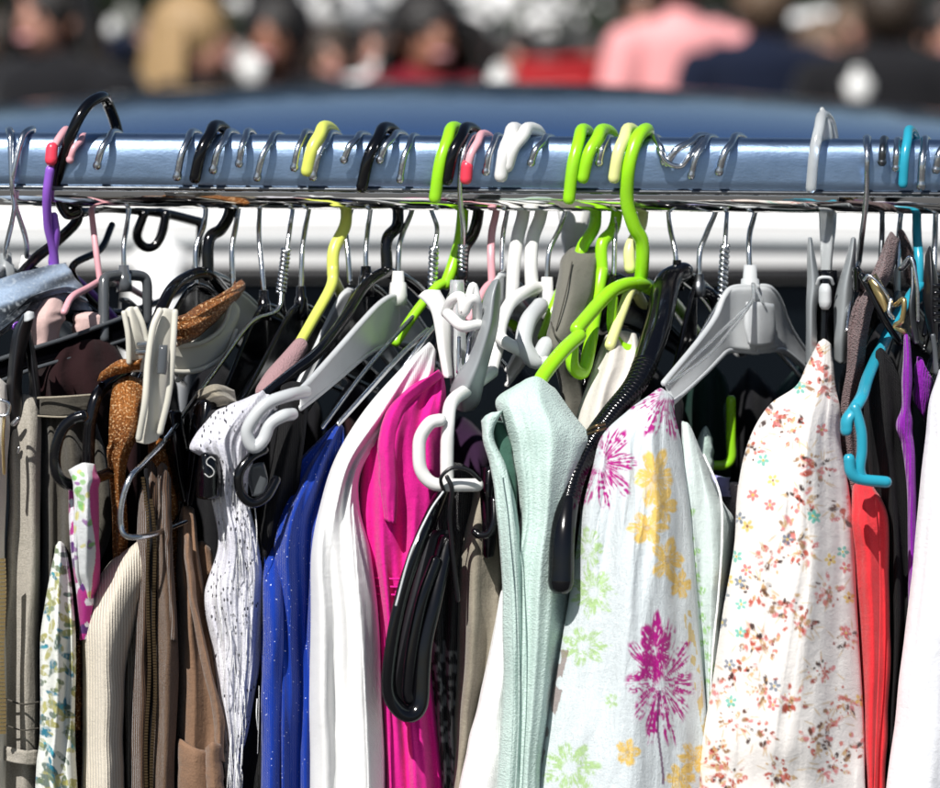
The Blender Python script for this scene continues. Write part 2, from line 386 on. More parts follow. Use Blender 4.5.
def arm_plate(root, mat, x, y, ex, ey, ed, h=42, he=15, T=.005, rim=2.6, name='arm', sag=.12):
    """broad plastic hanger shoulder from the neck (x, y) to its end (ex, ey, ed)"""
    dx, dy = ex-x, ey-y; up = []; lo = []; mid = []
    for t, a, hh in ((0, 0, 1), (.1, .015, 1.0), (.22, .10, .86), (.4, .30, .62), (.65, .60, .36), (.88, .87, .12), (1, 1.0, 0)):
        H = he+(h-he)*hh; px = x+dx*t; py = y+dy*a; d = ed*t
        up.append((px, py, d)); lo.append((px-dy/abs(dx+.01)*0, py+H, d)); mid.append((px, py+H/2, d-.0015))
    mb = MB(); mb.patch([up, mid, lo], nu=40, nv=14, T=T, rnd=.001, wr=0, wob=0, shrink=1.0)
    mb.tube([(a_, b_, c_-T/2) for a_, b_, c_ in up], rim, n=50, seg=10); mb.tube([(a_, b_, c_-T/2) for a_, b_, c_ in lo], rim, n=50, seg=10)
    return mb.build(name, M[mat], root)
def arms_tube(root, mat, x, y, near, far, r, n=50):
    pts = list(near)[::-1]+[(x, y, 0)]+list(far); return tube_part(root, 'arm', mat, pts, r, n=90)
def broad_arm(root, mat, rows):
    up = [(x, a, d) for x, a, b_, d in rows]; lo = [(x+8*(i/len(rows)), b_, d) for i, (x, a, b_, d) in enumerate(rows)]; mid = [((u[0]+l_[0])/2, (u[1]+l_[1])/2, u[2]-.002) for u, l_ in zip(up, lo)]
    mb = MB(); mb.patch([up, mid, lo], nu=44, nv=16, T=.008, rnd=.001, wr=0, wob=0, shrink=1.0)
    mb.tube([(a_, b_, c_-.003) for a_, b_, c_ in up], 3.2, n=50, seg=10); mb.tube([(a_, b_, c_-.003) for a_, b_, c_ in lo], 3.2, n=50, seg=10)
    return mb.build('arm', M[mat], root)
def twin(root, mat, x, y, kind='plate', dx=-80, dy=95, d=.13, fx=75, fy=70, r=4, h=40):
    """both arms of an ordinary hanger: near one towards the camera, far one behind the rail"""
    if kind == 'plate':
        arm_plate(root, mat, x+2, y, x+dx, y+dy, d, h=h); arm_plate(root, mat, x-2, y, x+fx, y+fy, -d-.02, h=h)
    elif kind == 'tube':
        tube_part(root, 'arm', mat, [(x, y, 0), (x+dx*.2, y+dy*.1, d*.2), (x+dx*.6, y+dy*.5, d*.6), (x+dx, y+dy, d)], r)
        tube_part(root, 'arm', mat, [(x, y, 0), (x+fx*.2, y+fy*.1, -d*.2), (x+fx*.6, y+fy*.5, -d*.6), (x+fx, y+fy, -d)], r)
    else:
        arms_tube(root, mat, x, y, [(x+dx*.15, y+dy*.12, d*.15), (x+dx*.6, y+dy*.55, d*.6), (x+dx, y+dy, d)], [(x+fx*.15, y+fy*.12, -d*.15), (x+fx*.6, y+fy*.55, -d*.6), (x+fx, y+fy, -d)], r)

# --- left edge
h = hanger('wire-hooked hanger at the very left end of the rail, nearest the left picture edge', 'wire', 2.6, (24, 160), (9, 130), [(12, 186), (14, 210), (6, 248), (6, 262)], True, neck=('grey2', 18, 8)); twin(h, 'grey2', 6, 268, dx=-50, dy=60, d=.07)
h = hanger('wire hanger whose hook crosses its left neighbour in front of the rail, entering denim', 'wire', 2.6, (30, 184), (32, 129), [(13, 176), (14, 200), (26, 240), (26, 262)], True, neck=('white', 14, 7)); twin(h, 'black', 26, 268, dx=-45, dy=70, d=.05, fx=110, fy=70)
h = hanger('thin pink-hooked hanger with its lower stem wrapped in purple rubber beside the denim', 'pink', 4.0, (76, 168), (66, 130), [(53, 150), (51, 166), (47, 215), (53, 240), (54, 266)], True)
tube_part(h, 'purple_sleeve', 'purple', [(50, 170, .0215), (47, 195, .0195), (48, 225, .012), (53, 248, .006), (55, 268, .002)], 4.6)
tube_part(h, 'purple_sleeve', 'purple', [(54, 216, .010), (56, 235, .008), (52, 262, .003)], 4.0)
tube_part(h, 'hook_tip', 'red', [(51, 160, .0225), (52, 148, .0215)], 6.0); tube_part(h, 'hook_tip', 'red', [(76, 170, -.02), (74, 158, -.02)], 5)
twin(h, 'purple', 54, 266, 'tube', dx=-40, dy=60, d=.05, r=4)
h = hanger('large black tubular hanger whose high hook loops far above the rail on the left', 'black', 5.6, (121, 150), (102, 97), [(74, 128), (60, 168), (57, 190), (66, 213), (77, 212)], True)
tube_part(h, 'arm', 'black', [(77, 208, -.02), (76, 222, -.02), (55, 243, -.01), (32, 262, .0), (8, 292, .02)], 5.5)
tube_part(h, 'arm', 'black', [(80, 213, -.02), (105, 208, -.05), (160, 213, -.09), (200, 222, -.12)], 5.5)
tube_part(h, 'lower_bar', 'black', [(200, 222, -.12), (197, 262, -.12), (180, 292, -.1), (110, 312, -.04), (72, 270, -.01), (100, 250, -.03), (112, 225, -.05)], 3.6, n=80)
tube_part(h, 'strap_notch', 'black', [(144, 214, -.075), (137, 235, -.075), (143, 246, -.078), (153, 247, -.08), (161, 236, -.082), (166, 214, -.085)], 5, n=40)
h = hanger('wire-hooked hanger with a smoky grey square plastic centre behind the pink cloth', 'wire', 2.6, (97, 166), (113, 132), [(129, 203), (127, 225), (124, 245), (124, 272)], neck=('smoke', 14, 7))
b = MB(); b.tube([(104, 338, .02), (104, 282, .01), (112, 276, .005), (140, 276, -.01), (147, 284, -.012), (147, 320, -.012)], 5.5, n=60, seg=8); b.build('centre_frame', M['smoke'], h)
arm_plate(h, 'smoke', 122, 300, 184, 370, -.14, h=22)
h = hanger('pale pink thin plastic hanger splitting into an inverted V beside the denim', 'pink', 3.2, (70, 160), (84, 136), [(92, 204), (92, 216), (96, 250), (100, 281)])
tube_part(h, 'arm', 'pink', [(100, 281, 0), (88, 288, .02), (72, 297, .04), (64, 312, .05)], 3.4); tube_part(h, 'arm', 'pink', [(100, 281, 0), (112, 278, -.02), (150, 300, -.07)], 3.4)
# --- second group
h = hanger('wire-hooked hanger at the left of the group beside the thick black hook', 'wire', 2.8, (177, 177), (192, 132), [(206, 203), (204, 225), (196, 250), (197, 285)]); twin(h, 'black', 197, 285, dx=-65, dy=105, d=.09)
h = hanger('tubular black hanger with a kinked neck and ball tip above the orange wrap', 'black', 6.0, (195, 178), (215, 126), [(231, 205), (222, 228), (209, 240), (208, 276)])
tube_part(h, 'arm', 'black', [(225, 292, -.03), (208, 274, 0), (190, 276, .01), (170, 292, .03), (150, 335, .05), (128, 368, .075), (100, 391, .095), (91, 418, .10), (89, 440, .10), (88, 476, .10)], 6, n=90)
tube_part(h, 'arm', 'black', [(208, 274, 0), (235, 290, -.05), (270, 340, -.13)], 6)
tube_part(h, 'skirt_hook', 'black', [(83, 416, .13), (72, 420, .13), (61, 432, .13), (55, 455, .13), (58, 476, .13), (72, 485, .125), (90, 480, .12), (118, 470, .10)], 5.4, n=60)
h = hanger('wire-hooked hanger directly right of the first thick black hook', 'wire', 2.8, (213, 170), (229, 132), [(239, 203), (236, 225), (232, 250), (233, 285)]); twin(h, 'cream', 233, 290, dx=-55, dy=75, d=.06)
h = hanger('wire-hooked hanger with the short ball-ended hook and a black neck, above the white lace', 'wire', 2.6, (239, 164), (248, 131), [(260, 203), (259, 235), (262, 270), (264, 298)], neck=('black', 16, 6)); twin(h, 'black', 266, 305, dx=-52, dy=110, d=.07, h=60)
h = hanger('galvanised wire hanger with a twisted neck and a long diagonal arm crossing the brown clothes', 'wire', 2.5, (257, 178), (275, 134), [(293, 203), (290, 228), (287, 252)], twist=(286, 250, 281, 292))
tube_part(h, 'arm', 'wire', [(282, 290, .0), (277, 311, .006), (250, 324, .02), (215, 371, .055), (165, 440, .118), (145, 462, .138), (130, 478, .148), (122, 502, .15), (121, 524, .15), (127, 536, .15), (150, 535, .14), (190, 520, .10)], 2.6, n=140)
tube_part(h, 'arm', 'wire', [(282, 290, 0), (284, 312, -.006), (300, 330, -.04), (350, 380, -.14)], 2.6)
h = hanger('wire-hooked hanger half hidden behind the yellow hook with a black neck', 'wire', 2.6, (294, 168), (306, 132), [(310, 203), (305, 230), (302, 255), (301, 295)], neck=('black', 18, 6)); twin(h, 'black', 301, 305, dx=-62, dy=100, d=.08, h=56)
h = hanger('pale yellow tubular hanger with a mauve foam end, its arm slanting down to the left', 'yellow', 6.2, (307, 171), (324, 127), [(346, 204), (345, 226), (334, 250), (333, 275)])
tube_part(h, 'arm', 'yellow', [(333, 268, 0), (331, 287, .005), (312, 322, .03), (290, 360, .065), (275, 384, .08)], 5.6); tube_part(h, 'arm', 'yellow', [(333, 278, 0), (345, 300, -.03), (385, 350, -.1)], 5.6)
b = MB(); b.tube([(300, 346, .055), (290, 360, .066, 1.2), (277, 378, .08, 1.5), (266, 392, .088, 1.3)], 8, n=40); b.build('foam_end', M['mauve_foam'], h)
h = hanger('wire-hooked hanger just right of the pale yellow hook', 'wire', 2.8, (313, 177), (331, 133), [(352, 204), (346, 228), (348, 255), (350, 282)]); twin(h, 'grey', 350, 290, dx=-60, dy=110, d=.03, fx=50)
h = hanger('wire-hooked hanger with a ridged black neck left of the second thick black hook', 'wire', 2.6, (344, 160), (361, 134), [(371, 205), (368, 228), (366, 250), (366, 274)], neck=('black', 16, 7)); twin(h, 'black', 366, 284, dx=-66, dy=120, d=.09, h=50)
h = hanger('tubular black hanger with a kinked neck just left of the light grey curled hanger', 'black', 6.0, (362, 187), (384, 128), [(398, 205), (397, 226), (387, 240), (387, 270)])
tube_part(h, 'arm', 'black', [(402, 283, -.02), (387, 272, .0), (365, 286, .015), (345, 318, .04), (318, 352, .07), (286, 378, .09), (262, 398, .10)], 5.6, n=80); tube_part(h, 'arm', 'black', [(387, 272, 0), (412, 284, -.03), (450, 325, -.1)], 5.6)
h = hanger('light grey broad hanger with a white neck and curled end over the black top', 'wire', 2.8, (380, 160), (397, 133), [(413, 205), (403, 232), (399, 250), (398, 280)], neck=('white', 18, 8), name='clothes_hanger')
arm_plate(h, 'grey', 400, 296, 300, 391, .115, h=46, he=17, T=.006, rim=3.2, name='arm'); arm_plate(h, 'grey', 396, 296, 436, 345, -.05, h=46, he=20, T=.006, rim=3.2)
tube_part(h, 'notched_end', 'grey', [(306, 392, .115), (290, 395, .13), (268, 403, .138), (255, 416, .14), (247, 432, .14), (253, 447, .139), (263, 440, .138), (270, 424, .137), (283, 416, .135), (292, 414, .13)], 6, n=70)
tube_part(h, 'clip_bar', 'wire', [(428, 330, .03), (400, 356, .05), (368, 391, .075), (338, 424, .09)], 2.6)
h = hanger('thin wire hanger crossing just right of the light grey hanger hook', 'wire', 2.4, (400, 180), (413, 136), [(430, 204), (437, 228), (434, 250)], twist=(434, 248, 432, 298)); twin(h, 'wire', 432, 298, 'wire', dx=-110, dy=130, d=.085, r=2.3)
# --- centre
h = hanger('lime tubular hanger left of the pink hook, its hook the leftmost lime one', 'lime', 6.2, (435, 198), (452, 128), [(463, 208), (460, 240), (452, 268), (446, 284)])
twin(h, 'lime', 446, 282, 'tube', dx=-50, dy=60, d=.02, fx=70, fy=45, r=5)
h = hanger('thick black hook squeezed between the leftmost lime hook and the pink one', 'black', 6.0, (447, 180), (466, 128), [(479, 205), (474, 232), (464, 250), (462, 278)]); twin(h, 'black', 462, 285, 'tube', dx=-40, dy=90, d=.05, r=5)
h = hanger('twisted wire hanger whose stem hangs in front of the rail beside the pink hook', 'wire', 2.6, (486, 168), (474, 135), [(461, 165), (460, 195), (463, 225), (463, 246)], True, twist=(463, 246, 462, 290))
tube_part(h, 'arm', 'wire', [(462, 290, 0), (450, 308, .02), (420, 345, .05), (395, 380, .06)], 2.4)
h = hanger('pink plastic hanger with a coral rubber hook tip', 'pink', 4.0, (466, 176), (482, 134), [(497, 205), (492, 232), (491, 255), (492, 282)])
tube_part(h, 'hook_tip', 'red', [(466, 179, .021), (467, 166, .0213)], 6); twin(h, 'pink', 492, 282, 'tube', dx=-40, dy=80, d=.05, r=3.5)
h = hanger('wire-hooked hanger between the coral-tipped hook and the two white ones', 'wire', 2.6, (486, 172), (497, 136), [(508, 205), (503, 235), (502, 270)]); twin(h, 'grey', 502, 275, dx=-40, dy=80, d=.04)
h = hanger('thick white tubular hanger, the left of the two white hooks', 'white', 6.8, (501, 176), (513, 129), [(524, 208), (518, 236), (514, 262), (512, 300)])
tube_part(h, 'arm', 'white', [(512, 300, 0), (503, 318, .02), (498, 345, .04), (492, 370, .05)], 6.5); tube_part(h, 'arm', 'white', [(512, 300, 0), (530, 318, -.04), (570, 350, -.1)], 6.5)
h = hanger('thick white tubular hanger, the right of the two white hooks, with an arched neck', 'white', 6.8, (507, 166), (528, 129), [(542, 208), (533, 238), (531, 262), (532, 292)])
tube_part(h, 'arm', 'white', [(552, 306, -.02), (545, 290, -.01), (530, 290, .01), (510, 304, .03), (500, 330, .045), (505, 342, .05), (545, 362, .05)], 6.5, n=60)
tube_part(h, 'arm', 'grey', [(540, 306, .02), (528, 322, .04), (524, 345, .05), (536, 361, .05), (546, 345, .045)], 8.5, n=40)
h = hanger('wire-hooked hanger with a white neck right of the two white hooks', 'wire', 2.6, (531, 163), (547, 137), [(566, 205), (560, 228), (549, 252), (547, 288)], neck=('white', 22, 8)); twin(h, 'white', 547, 300, dx=-40, dy=70, d=.02, fx=40)
h = hanger('lime tubular hanger hook with the long tip, left of the pair of lime hooks', 'lime', 6.2, (569, 199), (582, 130), [(596, 208), (594, 228), (583, 246), (578, 262)]); twin(h, 'lime', 578, 262, 'tube', dx=-35, dy=75, d=.02, fx=50, fy=60, r=5.5)
h = hanger('lime tubular hanger with a short hook tip, right one of the close lime pair', 'lime', 6.2, (583, 178), (602, 130), [(617, 208), (613, 230), (602, 244), (602, 272)])
tube_part(h, 'arm', 'lime', [(602, 270, 0), (597, 300, .01), (590, 345, .04), (583, 372, .05), (573, 366, .055), (572, 345, .055)], 6.5, n=60)
tube_part(h, 'arm', 'lime', [(602, 274, 0), (620, 290, -.03), (660, 330, -.09)], 5.5)
h = hanger('wire-hooked hanger squeezed between two lime hooks with a black padded arm', 'wire', 2.6, (599, 163), (608, 137), [(616, 205), (615, 235), (614, 274)]); twin(h, 'black', 614, 275, dx=-30, dy=95, d=.03, h=50)
h = hanger('pale yellow tubular hanger hidden behind the frontmost lime hanger', 'palelime', 6.0, (614, 178), (628, 129), [(643, 210), (640, 228), (630, 248), (630, 268)])
tube_part(h, 'arm', 'palelime', [(645, 308, -.03), (632, 290, .01), (622, 312, .025), (610, 345, .04)], 5.5, n=40)
h = hanger('frontmost lime tubular hanger with a long swan neck and notched arm above mint top', 'lime', 7.0, (652, 196), (646, 130), [(629, 165), (627, 200), (634, 226), (642, 242), (642, 268), (640, 284)], True)
tube_part(h, 'arm', 'lime', [(652, 288, -.01), (641, 284, .004), (622, 286, .02), (605, 297, .035), (577, 329, .06)], 7, n=60)
tube_part(h, 'arm', 'lime', [(579, 336, .062), (562, 352, .075), (543, 376, .09), (536, 392, .10)], 7.2, n=40)
tube_part(h, 'arm', 'lime', [(645, 286, 0), (670, 300, -.04), (700, 340, -.12)], 7)
tube_part(h, 'skirt_hook', 'lime', [(731, 400, -.03), (731, 440, -.03), (731, 458, -.03), (724, 465, -.03), (708, 465, -.03)], 5, n=40)
tube_part(h, 'strap_notch', 'lime', [(613, 298, .03), (612, 328, .03), (620, 345, .03), (634, 350, .028), (648, 351, .02)], 5, n=50)
# --- right of centre
h = hanger('black ribbed tubular hanger sweeping down between the mint top and the flowered dress', 'wire', 2.6, (664, 162), (655, 137), [(668, 205), (670, 228), (675, 250), (677, 268)], neck=('black', 16, 6))
tube_part(h, 'arm', 'black', [(682, 272, 0), (668, 282, .01, 1.15), (656, 330, .04, 1.2), (638, 380, .07, 1.0), (611, 414, .09, .9), (590, 444, .105, .9), (571, 484, .125, 1.0), (563, 530, .14, 1.0), (561, 582, .145, 1.05)], 12, n=620, ribs=(.33, .80, 95), sq=.8)
tube_part(h, 'arm', 'black', [(680, 272, 0), (712, 300, -.05), (740, 350, -.12)], 10, sq=.7)
h = hanger('wire-hooked hanger whose hook slumps sideways across the rail like a W', 'wire', 2.8, (667, 163), (700, 136), [(717, 205), (708, 230), (700, 252), (699, 280)], neck=('steel_dark', 12, 6))
b = MB(); b.tube([(655, 140, .010), (660, 152, .0215), (668, 163, .0225), (681, 166, .022), (690, 155, .0215), (703, 140, .012)], 2.8, n=50); b.build('bent_wire', M['wire'], h)
tube_part(h, 'arm', 'black', [(697, 290, .0), (712, 296, -.005), (718, 320, -.008), (712, 352, -.003), (695, 372, .01), (682, 376, .02)], 6, n=60); arm_plate(h, 'black', 697, 288, 672, 378, .04, h=50, he=20)
h = hanger('slim wire hanger with a twisted neck left of the broad grey hanger', 'wire', 2.4, (691, 176), (709, 137), [(727, 205), (726, 228), (725, 248)], twist=(725, 246, 722, 300)); twin(h, 'wire', 722, 300, 'wire', dx=-50, dy=90, d=.03, fx=90, fy=90, r=2.2)
h = hanger('broad light grey plastic hanger with clear shoulder straps holding the flowered dress', 'wire', 2.8, (719, 172), (736, 136), [(756, 205), (750, 232), (749, 250), (750, 276)], neck=('grey', 22, 9))
broad_arm(h, 'grey', [(757, 287, 352, .006), (734, 288, 350, .014), (724, 297, 351, .022), (715, 318, 358, .035), (698, 342, 374, .06), (664, 383, 404, .105)]); broad_arm(h, 'grey', [(753, 287, 352, .004), (769, 288, 350, -.002), (779, 300, 350, -.012), (787, 322, 356, -.024), (797, 340, 366, -.036), (810, 358, 382, -.05)])
b = MB(); b.patch([[(746, 302, .018), (760, 302, .014), (774, 304, .004)], [(744, 325, .019), (760, 326, .0145), (776, 328, .004)], [(748, 344, .018), (760, 346, .0135), (774, 344, .004)]], nu=14, nv=14, T=.002, rnd=.002, wr=0, wob=0, shrink=1); b.build('size_recess', M['grey'], h)
for k_, (bx_, by_) in enumerate(((0, 0), (7, 4))):
    tube_part(h, 'clear_strap', 'film', [(753, 284, .012), (752, 300, .020), (735+bx_*.3, 318+by_, .04), (700+bx_, 352+by_, .075), (668, 384, .11)], 1.9, n=50, sq=.4)
tube_part(h, 'clear_strap', 'film', [(755, 286, .012), (763, 304, .012), (775, 330, -.01), (790, 356, -.03), (808, 368, -.05)], 3.2, n=50, sq=.4)
h = hanger('clear plastic hook with a sharp point rising above the rail and a grey peg clip', 'clear', 5.4, (811, 188), (822, 116), [(832, 206), (831, 226), (828, 250), (826, 276)], name='clip_hanger')
b = MB(); b.patch([[(820, 108, .004), (822, 107, .004), (824, 108, .004)], [(817, 122, .004), (822, 121, .005), (831, 124, .004)], [(816, 142, .008), (821, 142, .009), (833, 143, .004)]], nu=10, nv=16, T=.005, rnd=.002, wr=0, wob=0); b.build('hook_point', M['clear'], h)
b = MB(); b.patch([[(818, 205, -.013), (824, 205, -.012), (835, 205, -.013)], [(820, 240, 0), (825, 240, 0), (833, 240, 0)], [(821, 282, .004), (825, 282, .004), (830, 282, .004)]], nu=10, nv=20, T=.003, rnd=.001, wr=0, wob=0, shrink=1); b.build('flat_stem', M['clear'], h)
for lv in ([[(808, 238, .020), (810, 237, .022), (812, 238, .020)], [(807, 258, .020), (811, 258, .026), (816, 260, .022)], [(807, 282, .022), (813, 284, .029), (821, 288, .024)], [(806, 305, .024), (811, 306, .031), (817, 308, .026)], [(806, 335, .026), (811, 335, .031), (817, 335, .026)], [(805, 364, .022), (811, 366, .026), (818, 364, .022)]],
           [[(851, 238, .020), (854, 237, .022), (856, 239, .020)], [(846, 258, .020), (851, 258, .027), (856, 260, .022)], [(838, 284, .022), (846, 284, .030), (855, 286, .024)], [(834, 305, .024), (844, 306, .031), (853, 306, .026)], [(834, 335, .026), (842, 335, .031), (850, 335, .026)], [(834, 360, .022), (841, 364, .026), (848, 362, .022)]]):
    b = MB(); b.patch(lv, nu=16, nv=60, T=.010, rnd=.003, wr=0, wob=0); b.build('clip_lever', M['grey2'], h)
b = MB(); b.tube([(817, 284, .030), (820, 278, .032), (830, 278, .032), (833, 284, .03)], 1.6); b.tube([(825, 291, .034), (825, 302, .034)], 8.5, sq=.7); b.build('clip_spring', M['grey'], h)
b = MB(); b.patch([[(814, 270, .014), (825, 270, .016), (837, 270, .014)], [(812, 348, .018), (825, 348, .02), (838, 348, .018)]], nu=8, nv=8, T=.006, rnd=.001, wr=0, wob=0); b.build('opening_shade', M['black'], h)  # black plate puts the shade of the clip opening into colour
# --- right end
h = hanger('wire hanger with its straight stem in front of the rail right of the clear point', 'wire', 2.9, (874, 188), (867, 138), [(867, 165), (866, 200), (862, 235), (859, 262)], True)
tube_part(h, 'arm', 'wire', [(859, 262, 0), (852, 290, .02), (847, 330, .04)], 2.6)
h = hanger('dark wire-hooked hanger left of the silver and aqua hooks near the right end', 'steel_dark', 2.8, (882, 162), (884, 139), [(883, 205), (882, 235), (880, 276)]); twin(h, 'black', 880, 280, dx=-20, dy=60, d=.04, fx=60)
h = hanger('silver-hooked hanger touching the left side of the aqua hook', 'wire', 2.8, (896, 168), (898, 140), [(902, 205), (899, 235), (897, 288)], neck=('cream', 40, 4)); twin(h, 'smoke', 897, 292, dx=-15, dy=60, d=.04, fx=60)
h = hanger('aqua plastic hanger with a narrow hook and a hooked skirt arm near the right edge', 'aqua', 4.8, (903, 184), (909, 130), [(917, 205), (917, 235), (919, 262), (918, 300)])
tube_part(h, 'arm', 'aqua', [(919, 285, 0), (908, 300, .015), (896, 318, .03), (882, 346, .05), (868, 377, .10), (862, 396, .13), (853, 411, .138), (847, 420, .14), (846, 430, .14)], 6, n=70, sq=.7)
tube_part(h, 'skirt_hook', 'aqua', [(855, 408, .139), (861, 430, .14), (862, 450, .14), (860, 470, .14), (866, 480, .139), (886, 482, .135)], 5, n=50)
tube_part(h, 'skirt_hook', 'aqua', [(849, 459, .142), (851, 472, .142), (860, 479, .141), (886, 482, .138)], 5.4, n=40)
h = hanger('silver-hooked hanger just right of the aqua hook', 'wire', 3.0, (921, 186), (925, 139), [(936, 205), (935, 240), (934, 270)]); twin(h, 'black', 934, 275, dx=-10, dy=60, d=.03, fx=60)
h = hanger('grey wire hook cut off by the right picture edge', 'wire', 2.8, (936, 170), (946, 140), [(958, 205), (955, 240), (955, 285)]); twin(h, 'black', 955, 290, dx=-30, dy=90, d=.05)
def find(s):
    r = [o for o in COL.objects if o.get('label') and s in o['label'] and o.parent is None]
    assert len(r) == 1, (s, len(r)); return r[0]
def plate_part(root, name, mat, ctrl, nu=12, nv=24, T=.004, rnd=.001, **k):
    b = MB(); b.patch(ctrl, nu=nu, nv=nv, T=T, rnd=rnd, wr=0, wob=0, shrink=k.pop('shrink', 1)); return b.build(name, M[mat] if isinstance(mat, str) else mat, root)
# clear and grey peg clip in the middle
h = find('whose stem hangs in front of the rail beside')
plate_part(h, 'clip_lever', 'clear', [[(450, 280, .052), (457, 280, .056), (464, 280, .052)], [(448, 330, .06), (457, 330, .064), (466, 330, .06)], [(450, 380, .07), (458, 380, .074), (468, 380, .07)], [(455, 408, .074), (462, 410, .078), (472, 410, .072)]], nv=40, T=.004, rnd=.002)
b = MB(); b.patch([[(492, 281, .088), (498, 279, .092), (501, 283, .086)], [(484, 296, .088), (493, 296, .096), (501, 297, .086)], [(477, 326, .09), (489, 326, .10), (498, 328, .088)], [(468, 356, .09), (480, 357, .10), (490, 359, .088)],
    [(455, 378, .09), (470, 382, .101), (484, 384, .088)], [(449, 395, .088), (463, 400, .098), (480, 402, .088)], [(453, 408, .086), (463, 412, .092), (474, 410, .086)]], nu=18, nv=60, T=.010, rnd=.006, wr=0, wob=0); b.build('clip_lever', M['grey2'], h)
b = MB(); b.tube([(446, 313, .085), (452, 300, .092), (461, 297, .095), (464, 312, .096), (470, 300, .098), (476, 302, .096), (478, 322, .09)], 5, n=50); b.tube([(448, 314, .09), (462, 326, .096), (478, 324, .092)], 5.5, n=30); b.tube([(468, 300, .09), (473, 286, .088), (477, 300, .088)], 4); b.build('clip_spring', M['white'], h)
b = MB(); b.tube([(459, 338, .083), (458, 372, .085)], 2); b.tube([(470, 338, .083), (466, 366, .088)], 2); b.build('spring_wire', M['wire'], h)
plate_part(h, 'clip_jaw', 'white', [[(418, 296, .060), (426, 290, .062), (440, 290, .06)], [(431, 312, .066), (438, 310, .068), (450, 312, .065)], [(438, 350, .074), (444, 350, .076), (451, 350, .072)], [(443, 378, .08), (448, 378, .082), (453, 378, .078)]], nv=30)
h = find('the left of the two white hooks')
tube_part(h, 'skirt_hook', 'white', [(440, 420, .128), (430, 423, .13), (421, 436, .13), (419, 450, .13), (421, 470, .13), (432, 483, .13), (450, 485, .129), (477, 485, .125)], 6.2, n=70)
tube_part(h, 'arm', 'white', [(492, 372, .06), (470, 388, .09), (452, 402, .115), (448, 425, .124), (447, 455, .125), (447, 480, .125)], 6.4, n=60)
b = MB(); b.tube([(444, 492, .133), (441, 478, .137), (452, 468, .137), (468, 470, .135), (480, 480, .132)], 1.8, n=30); b.tube([(447, 477, .137), (452, 490, .137), (450, 520, .13), (458, 600, .12)], 2.2, n=40); b.build('elastic_loop', M['black_matt'], h)
h = find('thick black hook squeezed between')
tube_part(h, 'arm', 'black', [(444, 488, .11), (432, 515, .125), (415, 555, .135), (400, 605, .14), (391, 655, .142), (389, 690, .142), (398, 708, .141), (410, 714, .14), (419, 703, .138), (421, 672, .136), (424, 640, .134), (433, 600, .13), (446, 540, .12)], 6.2, n=110, sq=1.5)
plate_part(h, 'arm_web', 'black_matt', [[(428, 530, .118), (438, 530, .119), (450, 530, .118)], [(405, 610, .124), (418, 610, .126), (436, 610, .124)], [(394, 670, .128), (408, 672, .130), (424, 670, .128)], [(394, 700, .129), (404, 706, .130), (416, 702, .129)]], nv=30)
tube_part(h, 'arm_rib', 'black', [(436, 560, .128), (422, 600, .134), (412, 650, .137), (408, 690, .138), (410, 700, .138)], 4.2, n=50, sq=1.4)
b = MB(); b.tube([(443, 492, .1345), (429, 513, .139), (410, 555, .147), (396, 605, .152)], 1.0, n=60); b.build('stitched_edge', M['grey'], h)
h = find('between the coral-tipped hook')
plate_part(h, 'arm', 'black', [[(482, 466, .118), (490, 466, .12), (502, 462, .118)], [(480, 492, .12), (488, 492, .124), (498, 494, .12)], [(482, 530, .12), (489, 530, .123), (497, 530, .12)], [(482, 556, .118), (488, 558, .121), (494, 556, .118)]], nv=30, T=.006, rnd=.003)
tube_part(h, 'notched_end', 'black', [(494, 500, .126), (494, 520, .130), (489, 533, .131), (480, 535, .130), (475, 532, .129)], 3.6, n=40)
# black trouser bar and black clip, far left
h = find('whose hook crosses its left neighbour')
plate_part(h, 'trouser_bar', 'black', [[(-20, 366, .062), (-20, 373, .062), (-20, 388, .062)], [(28, 350, .05), (28, 357, .05), (28, 369, .05)], [(70, 337, .035), (70, 344, .035), (72, 357, .035)], [(125, 318, .01), (126, 326, .01), (128, 338, .01)]], nv=30, T=.006)
tube_part(h, 'bar_rim', 'smoke', [(-20, 366, .063), (28, 350, .051), (70, 337, .036), (125, 317, .011)], 2.4); tube_part(h, 'bar_rim', 'smoke', [(-20, 389, .063), (30, 370, .051), (73, 357, .036), (128, 339, .011)], 2.0)
plate_part(h, 'clip_lever', 'black_matt', [[(22, 315, .088), (27, 312, .092), (35, 314, .088)], [(12, 336, .088), (18, 336, .094), (30, 335, .088)], [(7, 380, .09), (13, 380, .096), (22, 380, .09)], [(4, 420, .09), (11, 420, .094), (24, 420, .09)], [(8, 452, .088), (14, 454, .09), (20, 450, .088)]], nv=40, T=.008, rnd=.003)
plate_part(h, 'clip_lever', 'black_matt', [[(24, 332, .08), (28, 330, .084), (32, 332, .08)], [(28, 370, .08), (33, 370, .086), (38, 370, .08)], [(31, 410, .08), (36, 410, .086), (41, 409, .08)], [(20, 446, .08), (26, 450, .084), (34, 436, .08)]], nv=40, T=.010, rnd=.003)
plate_part(h, 'grip_pad', 'grey', [[(24, 314, .094), (28, 311, .095), (34, 312, .094)], [(24, 322, .095), (29, 321, .096), (35, 318, .094)]], nu=6, nv=6, T=.003)
b = MB(); b.tube([(13, 424, .10), (18, 419, .10)], 2.6); b.tube([(19, 448, .097), (18, 452, .097)], 1.8); b.tube([(18, 462, .094), (20, 471, .094), (25, 473, .094), (24, 464, .094)], 1, n=24); b.build('spring_wire', M['wire'], h)
